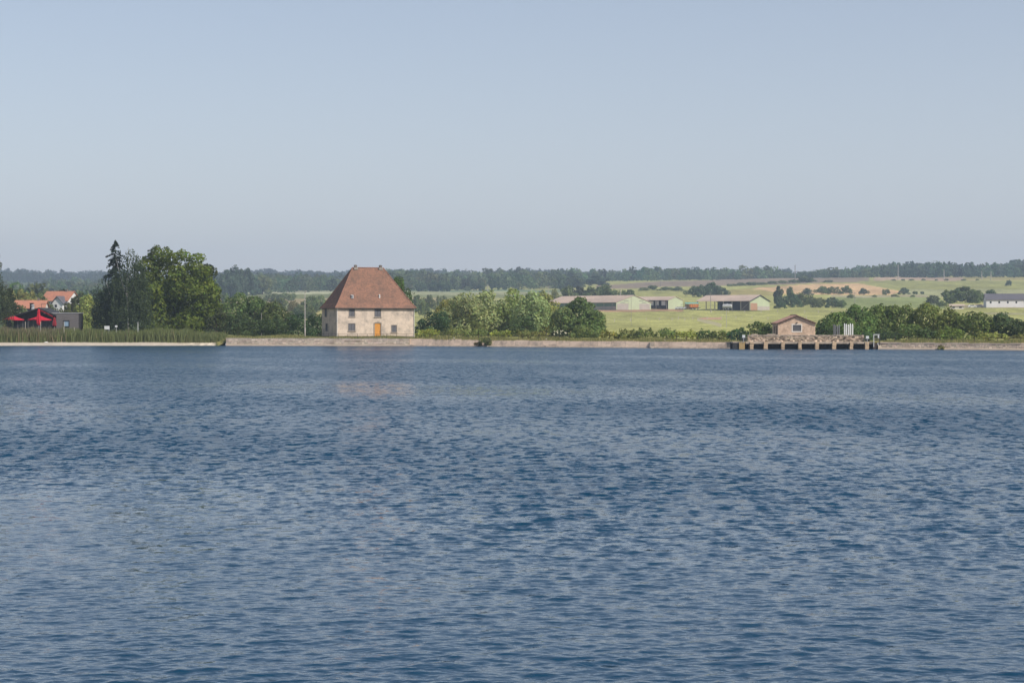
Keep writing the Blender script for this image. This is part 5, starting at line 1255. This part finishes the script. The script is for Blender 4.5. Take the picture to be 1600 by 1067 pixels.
# ------------------------------------------------------------------ reeds and bank grass
def reeds():
    rng = np.random.default_rng(21); n = 26000; px = rng.uniform(-260, 352, n); d = rng.uniform(4.6, 12, n)
    Y = shore(px) + d; X = (px - 800) / F * Y
    t = np.clip((px - 255) / 90, 0, 1); z0 = .35 + (d - 4.6) * .06; z0 = np.where(px > 300, z0 - .35, z0)
    patch = .5 + .5 * np.sin(px * .035 + 1.2) * np.sin(px * .011 + d * .3)
    H = (2.35 + .5 * patch + .25 * np.sin(px * .21) * np.sin(px * .083)) * rng.uniform(.55, 1.16, n) * (1 - .12 * t) * np.where(px < 85, 1.0, .92)
    w = rng.uniform(.03, .075, n); ln = rng.normal(0, .34, n); ly = rng.normal(0, .15, n); a = rng.uniform(-.9, .9, n)
    dx, dy = np.cos(a) * w, np.sin(a) * w
    V = np.stack([np.stack([X - dx, Y - dy, z0], -1), np.stack([X + dx, Y + dy, z0], -1),
                  np.stack([X + dx * .9 + ln * .4, Y + dy * .9 + ly * .4, z0 + H * .55], -1), np.stack([X - dx * .9 + ln * .4, Y - dy * .9 + ly * .4, z0 + H * .55], -1),
                  np.stack([X + ln + dx * .2, Y + ly, z0 + H], -1), np.stack([X + ln - dx * .2, Y + ly, z0 + H], -1)], 1)
    base_ = (np.arange(n) * 6)[:, None]; Q = np.concatenate([base_ + np.array([0, 1, 2, 3]), base_ + np.array([3, 2, 4, 5])])
    g = np.array((0.14, 0.175, 0.06)); tan = np.array((0.30, 0.235, 0.13)); tip = np.array((0.20, 0.17, 0.10))
    v_ = rng.normal(1, .2, (n, 1)); dead = (rng.random(n) < .05 + .12 * (px < 90))[:, None]
    lo = np.where(dead, tan, g * v_) * (1 - .75 * t[:, None]) + tan * .75 * t[:, None]; mi = np.where(dead, tan, g * v_); ti = np.where((px < 100)[:, None] & (rng.random((n, 1)) < .6), tip * v_, mi * 1.1)
    col = np.stack([lo, lo, mi, mi, ti, ti], 1).reshape(-1, 3)
    o = link('reeds', np_mesh('reeds', V.reshape(-1, 3), Q, np.clip(col, .01, .9)), M['reed']); tag(o, 'tall green reeds along the sandy beach on the left shore', 'reeds', kind='stuff')
reeds()
def bank_grass():
    rng = np.random.default_rng(22); n = 30000; px = rng.uniform(345, 1640, n); keep = (px < 1140) | (px > 1380); px = px[keep]; n = len(px)
    d = .95 + rng.random(n) ** 1.5 * 9; Y = shore(px) + d; X = (px - 800) / F * Y; z0 = ground_z(px, Y) - .03
    ht = np.where((px > 500) & (px < 650), .42, .5) * rng.uniform(.4, 1.3, n) * (1 + .5 * np.sin(px * .06) * np.sin(px * .017)); w = rng.uniform(.03, .07, n); ln = rng.normal(0, .15, n)
    V = np.stack([np.stack([X - w, Y, z0], -1), np.stack([X + w, Y, z0], -1), np.stack([X + ln, Y - .05, z0 + ht], -1)], 1).reshape(-1, 3)
    c = np.where(rng.random((n, 1)) < .35, np.array([[.36, .30, .13]]), np.array([[.17, .185, .055]])) * rng.normal(1, .2, (n, 1))
    o = link('bank_grass', np_mesh('bank_grass', V, np.arange(3 * n).reshape(n, 3), np.repeat(np.clip(c, .02, .6), 3, 0)), M['reed']); tag(o, 'rough grass on the crown of the dam', 'grass', kind='stuff')
bank_grass()

# ------------------------------------------------------------------ trees in the fields (shared crown meshes)
PROTO = {}
def proto(shape, k):
    key = (shape, k)
    if key not in PROTO:
        rng = np.random.default_rng(100 + k + len(shape)); r_ = {'round': 1.0, 'bush': 1.6, 'tall': .7}[shape]
        B = crown_blobs(shape, r_, 1.0, rng, 18); P, Nn, c = blobs_leaves(B, 2600, rng, (.07, .1, .04), .2); v, q, cc = leaf_arrays(P, Nn, .09, c, rng)
        PROTO[key] = (v, q, cc, r_, trunk_mesh(1.0, .025, rng, 4))
    return PROTO[key]
MESHC = {}
def field_tree(name, label, px, w, ytop, Y, shape, col, cat, k, group=None):
    v, q, cc, r_, tr = proto(shape, k % 3); key = (shape, k % 3, col)
    if key not in MESHC:
        f = np.array(col) / np.array((.07, .1, .04)); me = np_mesh('crown', v, q, np.clip(cc * f, .004, .9)); me.materials.append(M['leaf']); MESHC[key] = me
    zb = float(ground_z(px, Y)); s = Y / F; W = w * s; H = max(1.0, wz(ytop, Y) - zb)
    root = empty(name, (wx(px, Y), Y, zb), k * 1.3); tag(root, label, cat, group)
    o = link('crown', MESHC[key], None, root); o.scale = (W / r_, W / r_, H)
    if ('t', shape, k % 3) not in MESHC:
        ob = tr.build('trunk', M['bark'], root); MESHC[('t', shape, k % 3)] = ob.data
    else: ob = link('trunk', MESHC[('t', shape, k % 3)], None, root)
    ob.scale = (H, H, H)
FG = (0.145, 0.185, 0.062); FD = (0.092, 0.138, 0.058); FY = (0.25, 0.25, 0.075); FL = (0.19, 0.23, 0.08); FB = (0.09, 0.135, 0.075)
FIELD = [
 (40, 46, 447, 640, 'round', FY, 'yellow-green round tree behind the pale orange roof'), (14, 30, 450, 660, 'round', FY, 'yellow-green tree at the left edge above the restaurant'),
 (70, 34, 461, 590, 'bush', FL, 'green shrub left of the white village house'), (62, 30, 452, 700, 'round', FG, 'green tree behind the gap between the two village houses'), (119, 34, 462, 575, 'round', (0.09, 0.105, 0.04), 'olive tree overlapping the right end of the white village house'),
 (104, 30, 472, 560, 'bush', (0.13, 0.14, 0.04), 'yellowish shrub below the white village house'), (84, 28, 474, 565, 'bush', (0.10, 0.13, 0.04), 'green shrub below the left end of the white house'), (128, 30, 455, 720, 'round', FG, 'green tree right of the white village house'),
 (133, 26, 466, 600, 'bush', (0.2, 0.18, 0.05), 'golden shrub left of the drooping birch'), (30, 40, 476, 545, 'bush', FG, 'dark green shrub beneath the pale orange roof'),
 (356, 30, 418, 1750, 'tall', FB, 'bluish tall tree just right of the big linden, left of three'), (370, 34, 415, 1760, 'round', FB, 'bluish tall tree in the middle of the clump behind the linden'), (383, 28, 415, 1740, 'round', FB, 'rounded bluish tree, rightmost and highest of the clump behind the linden'),
 (347, 26, 424, 1700, 'tall', FB, 'bluish tree touching the right side of the big linden'), (366, 34, 430, 1700, 'bush', FB, 'lower bluish tree at the front of the clump behind the linden'), (410, 34, 426, 1900, 'round', FL, 'light green round tree right of the bluish clump'), (395, 30, 430, 1850, 'round', FB, 'bluish tree between the clump and the light green tree'),
 (405, 30, 463, 1250, 'bush', FG, 'green field shrub right of the linden below the pale strip'), (425, 40, 458, 1500, 'bush', FG, 'wide green shrub below the pale strip of field'), (450, 34, 456, 1600, 'bush', FL, 'lighter green shrub below the pale strip of field'),
 (440, 26, 465, 1200, 'round', FG, 'round green tree among yellow scrub left of the lamp post'), (420, 24, 470, 1100, 'bush', FY, 'yellowish scrub left of the lamp post'), (458, 22, 467, 1150, 'bush', (0.2, 0.18, 0.06), 'straw-coloured scrub just left of the lamp post'), (486, 34, 462, 1150, 'bush', FG, 'green shrub between the lamp post and the house roof'),
 (500, 32, 460, 1250, 'bush', FL, 'green shrub touching the left slope of the house roof'), (474, 24, 471, 1000, 'round', FG, 'dark green tree directly behind the lamp post'), (488, 20, 478, 950, 'bush', FL, 'small shrub in the yellow field by the house'), (461, 30, 480, 960, 'bush', FD, 'dark shrub at the edge of the yellow field'),
 (652, 22, 461, 1200, 'round', FG, 'green tree just right of the house roof'), (670, 26, 460, 1250, 'bush', FG, 'green shrub between the house and the willows'), (664, 22, 468, 1050, 'bush', FL, 'light green shrub in the field right of the house roof'), (690, 22, 459, 1300, 'bush', FL, 'small light shrub above the leftmost willow'),
 (676, 22, 438, 2010, 'round', FD, 'dark solitary tree in front of the wood right of the house'), (694, 26, 437, 2010, 'round', FD, 'dark broad tree in front of the wood above the willows'), (658, 24, 439, 2010, 'bush', FD, 'dark low tree at the wood edge right of the house'), (752, 15, 440, 2005, 'tall', FD, 'dark narrow tree beside the pale field patch'),
 (730, 14, 447, 1995, 'bush', FG, 'small green shrub left of the pale field patch'), (848, 24, 451, 1350, 'bush', FG, 'green shrub above the rightmost willow'),
 (888, 30, 446, 1300, 'round', FL, 'light green tree behind the left end of the long barn'), (868, 22, 450, 1290, 'bush', FY, 'yellow-green shrub behind the left end of the long barn'), (905, 28, 447, 1320, 'round', (0.09, 0.1, 0.06), 'greyish tree behind the long barn roof'), (922, 30, 448, 1310, 'round', FG, 'green tree behind the middle of the long barn roof'),
 (946, 34, 442, 1330, 'round', FG, 'tall tree behind the long barn, highest of its group'), (966, 34, 450, 1290, 'bush', FG, 'green tree behind the long barn gable'), (984, 24, 452, 1270, 'bush', FD, 'dark tree at the right end of the trees behind the long barn'), (897, 36, 430, 2050, 'round', FB, 'bluish tree rising above the trees behind the barn'), (935, 40, 430, 2080, 'round', FB, 'bluish broad tree far behind the long barn'),
 (1006, 22, 449, 1750, 'bush', FL, 'small light hedge shrub left on the field above the long barn'), (1020, 16, 445, 1780, 'round', FG, 'small dark tree in the hedge above the long barn'), (1040, 30, 447.5, 1750, 'bush', FL, 'light green hedge shrub above the short barn'), (1060, 22, 447.5, 1740, 'bush', FL, 'light green hedge shrub right above the short barn'),
 (1083, 30, 446, 1500, 'bush', FD, 'dark tree at the left end of the clump above the open barn'), (1100, 32, 443, 1500, 'bush', FD, 'dark tree in the clump above the open barn, left of middle'), (1113, 30, 441, 1510, 'round', FD, 'tallest dark tree of the clump above the open barn'), (1127, 30, 446, 1490, 'bush', FD, 'dark tree at the right end of the clump above the open barn'),
 (1143, 20, 443, 1950, 'bush', FL, 'small hedge shrub above the clump right end'), (1158, 20, 441.5, 1960, 'bush', FG, 'hedge shrub left of the straw field corner'), (1174, 18, 440, 1970, 'round', FG, 'hedge tree above the straw field corner'), (1190, 24, 440.5, 1980, 'bush', FL, 'light hedge shrub along the straw field'), (1207, 22, 439, 2000, 'bush', FG, 'hedge shrub above the straw field middle'),
 (1222, 20, 438, 2010, 'bush', FL, 'light hedge shrub left of the dark field trees'), (1240, 22, 436, 2030, 'bush', FG, 'dark hedge tree left of the pair above the straw field'), (1256, 26, 430.5, 2060, 'round', FG, 'broad field tree on the tilled field, left of a pair'), (1268, 18, 434, 2060, 'bush', FG, 'smaller field tree on the tilled field, right of a pair'), (1294, 18, 437, 2060, 'bush', FG, 'low shrub on the tilled field right of the pair'),
 (1217, 18, 446.5, 1300, 'tall', (0.10, 0.12, 0.05), 'loose pale green tree on the straw field edge'), (1235, 14, 446, 1420, 'round', FG, 'small round-topped tree on the straw field'), (1217, 16, 460, 1220, 'bush', FD, 'dark bush at the foot of the loose pale tree'),
 (1236, 34, 458, 1180, 'bush', FD, 'dark green tree right of the open barn, left of its clump'), (1255, 42, 456.5, 1190, 'bush', FG, 'broad green tree in the clump right of the open barn'), (1278, 30, 463, 1160, 'bush', FG, 'dark green tree right of the broad tree behind the hut'), (1300, 28, 464, 1150, 'bush', FD, 'dark bush above the right slope of the hut'), (1315, 22, 468, 1130, 'bush', FG, 'small dark bush left of the tall right-hand row'), (1219, 22, 470, 1140, 'bush', FD, 'low dark bush touching the open barn gable'),
 (1262, 22, 450, 1600, 'bush', FD, 'dark bush at the left of the row below the straw field'), (1284, 28, 446.5, 1620, 'bush', FG, 'round dark tree in the row below the straw field'), (1303, 28, 446.5, 1620, 'bush', FG, 'second round dark tree in the row below the straw field'), (1322, 22, 446, 1620, 'bush', FG, 'dark pointed tree at the right of the straw field row'),
 (1350, 18, 449.5, 1560, 'bush', FB, 'round bluish bush standing alone below the straw field'), (1384, 15, 450.5, 1550, 'bush', FG, 'small bush at the right tip of the straw field'), (1413, 19, 449.5, 1550, 'bush', FB, 'round bluish tree right of the straw field tip'), (1430, 9, 454.5, 1550, 'round', FG, 'tiny tree left of the tiny bush on the pale field'), (1441, 8, 454.8, 1550, 'bush', FB, 'tiny bluish bush on the pale field'),
 (1458, 28, 461, 1120, 'bush', (0.11, 0.13, 0.06), 'pale grey-green tree left of the dark trees by the shed'), (1488, 36, 450, 1130, 'round', FG, 'dark green tree by the shed, left of a group'), (1508, 44, 447.5, 1150, 'round', FG, 'largest dark tree of the group by the shed'), (1527, 30, 453, 1120, 'bush', FG, 'dark tree between the shed and the white building'), (1550, 34, 451.5, 1180, 'bush', FD, 'dark tree behind the left end of the slate roof'),
 (1576, 11, 436.5, 1850, 'bush', FB, 'solitary dark bush on the slope at the far right'), (1473, 22, 470, 1050, 'bush', FL, 'light green shrub below the pale grey-green tree'),
]
for i, (px, w) in enumerate(((1396, 9), (1411, 7), (1424, 10), (1443, 8), (1463, 6), (1479, 9), (1506, 11), (1527, 7))):
    FIELD.append((px, w, 435.8 - .3 * (i % 2), 2110, 'bush', FG, 'tiny bush on the field line below the right-hand wood, %s from the left' % ('first', 'second', 'third', 'fourth', 'fifth', 'sixth', 'seventh', 'eighth')[i]))
for i, (px, w, yt) in enumerate(((1330, 16, 459.5), (1366, 10, 460.5), (1398, 14, 459), (1426, 10, 460.5))):
    FIELD.append((px, w, yt, 1450, 'bush', FL, 'low hedge shrub along the edge of the green field, %s from the left' % ('first', 'second', 'third', 'fourth')[i]))
for i, (px, w, yt, Y, sh, col, lb) in enumerate(FIELD):
    bush = sh == 'bush' and w < 26 or 'shrub' in lb or 'bush' in lb or 'scrub' in lb
    field_tree('field_shrub' if bush else 'field_tree', lb, px, w, yt, Y, sh, col, 'shrub' if bush else 'tree', i, 'shrubs in the fields' if bush else 'trees in the fields')

# ------------------------------------------------------------------ far woods that read as one mass
def wood(label, px0, px1, Y0, Y1, rows, spacing, h, col, seed, leaf=1.9, edge=None):
    rng = np.random.default_rng(seed); Vs, Qs, Cs = [], [], []; off = 0
    kit = []
    for k in range(6):
        B = crown_blobs('bush', 1.0, 1.0, rng, 9); P, Nn, c = blobs_leaves(B, 230, rng, (1, 1, 1), .18, stray=0); kit.append((P, Nn, c))
    for r in range(rows):
        Y = Y0 * (Y1 / Y0) ** (r / max(1, rows - 1)); px = px0 + rng.uniform(0, 6); 
        while px < px1:
            y = Y * rng.uniform(.985, 1.02); P, Nn, c = kit[rng.integers(6)]
            big = np.sin(px * .031 + r * .3) * .1 + np.sin(px * .083 + 1.3 * r) * .1; H = h * rng.uniform(.75, 1.22) * (1 + big); W = H * rng.uniform(.9, 1.35)
            if edge is not None: H *= float(np.interp(px, edge[0], edge[1]))
            if H > 2:
                a = rng.uniform(0, 6.28); ca, sa = math.cos(a), math.sin(a); Q_ = np.stack([P[:, 0] * ca - P[:, 1] * sa, P[:, 0] * sa + P[:, 1] * ca, P[:, 2]], -1) * (W, W, H)
                N_ = np.stack([Nn[:, 0] * ca - Nn[:, 1] * sa, Nn[:, 0] * sa + Nn[:, 1] * ca, Nn[:, 2]], -1)
                tone = np.array(col) * rng.normal(1, .32) * (1 + rng.normal(0, .12, 3) * (1.2, .5, .8)); tone = np.clip(tone, .012, .4)
                v, q, cc = leaf_arrays(Q_ + (wx(px, y), y, float(ground_z(px, y)) - .5), N_, 1.2 * leaf * H / h, c * tone, rng, .75, .45)
                Vs.append(v); Qs.append(q + off); Cs.append(cc); off += len(v)
            px += spacing * F / Y * rng.uniform(.7, 1.35)
    o = link('distant_wood', np_mesh('distant_wood', np.concatenate(Vs), np.concatenate(Qs), np.concatenate(Cs)), M['leaf']); tag(o, label, 'wood', kind='stuff')
WF = (0.13, 0.185, 0.075)
wood('blue wooded ridge on the far left skyline', -260, 200, 3300, 4600, 8, 13, 16, (0.045, 0.07, 0.04), 31, 2.6)
wood('green woodland behind the village on the left', -260, 345, 800, 2500, 15, 10, 14, (0.145, 0.205, 0.075), 32, 1.9)
wood('dark wood above the pale field strip left of the house', 385, 640, 2040, 2450, 7, 9, 16.5, WF, 33, 2.0)
wood('far blue wooded ridge along the middle of the skyline', 300, 1235, 3500, 4700, 7, 13, 17, (0.045, 0.07, 0.04), 34, 2.6)
wood('thick wood on the slope behind the willows', 600, 905, 2060, 3300, 13, 10, 16, WF, 35, 2.1)
wood('wood on the skyline behind the barns', 880, 1235, 2500, 3000, 6, 10, 15.5, WF, 36, 2.2, ([880, 1200, 1228, 1236], [1, 1, .75, .4]))
wood('wooded hilltop on the right skyline', 1240, 1900, 2340, 2900, 9, 10, 15.0, (0.11, 0.165, 0.078), 37, 2.2, ([1240, 1262, 1330, 1400, 1600], [.42, .6, .8, 1.0, 1.08]))

# ------------------------------------------------------------------ summer haze
hz = MB().box(-4200, 4200, -400, 6900, -5.0, 260).build('haze', None)
tag(hz, 'thin summer haze over the lake and fields', 'haze', kind='stuff')
hm = bpy.data.materials.new('haze_air'); nt = nodes_of(hm); out = nt.nodes.new('ShaderNodeOutputMaterial'); pv = nt.nodes.new('ShaderNodeVolumePrincipled')
pv.inputs['Color'].default_value = (0.68, 0.83, 1.0, 1); pv.inputs['Density'].default_value = 0.00017; pv.inputs['Anisotropy'].default_value = 0.0
nt.links.new(pv.outputs[0], out.inputs['Volume']); hz.data.materials.append(hm)
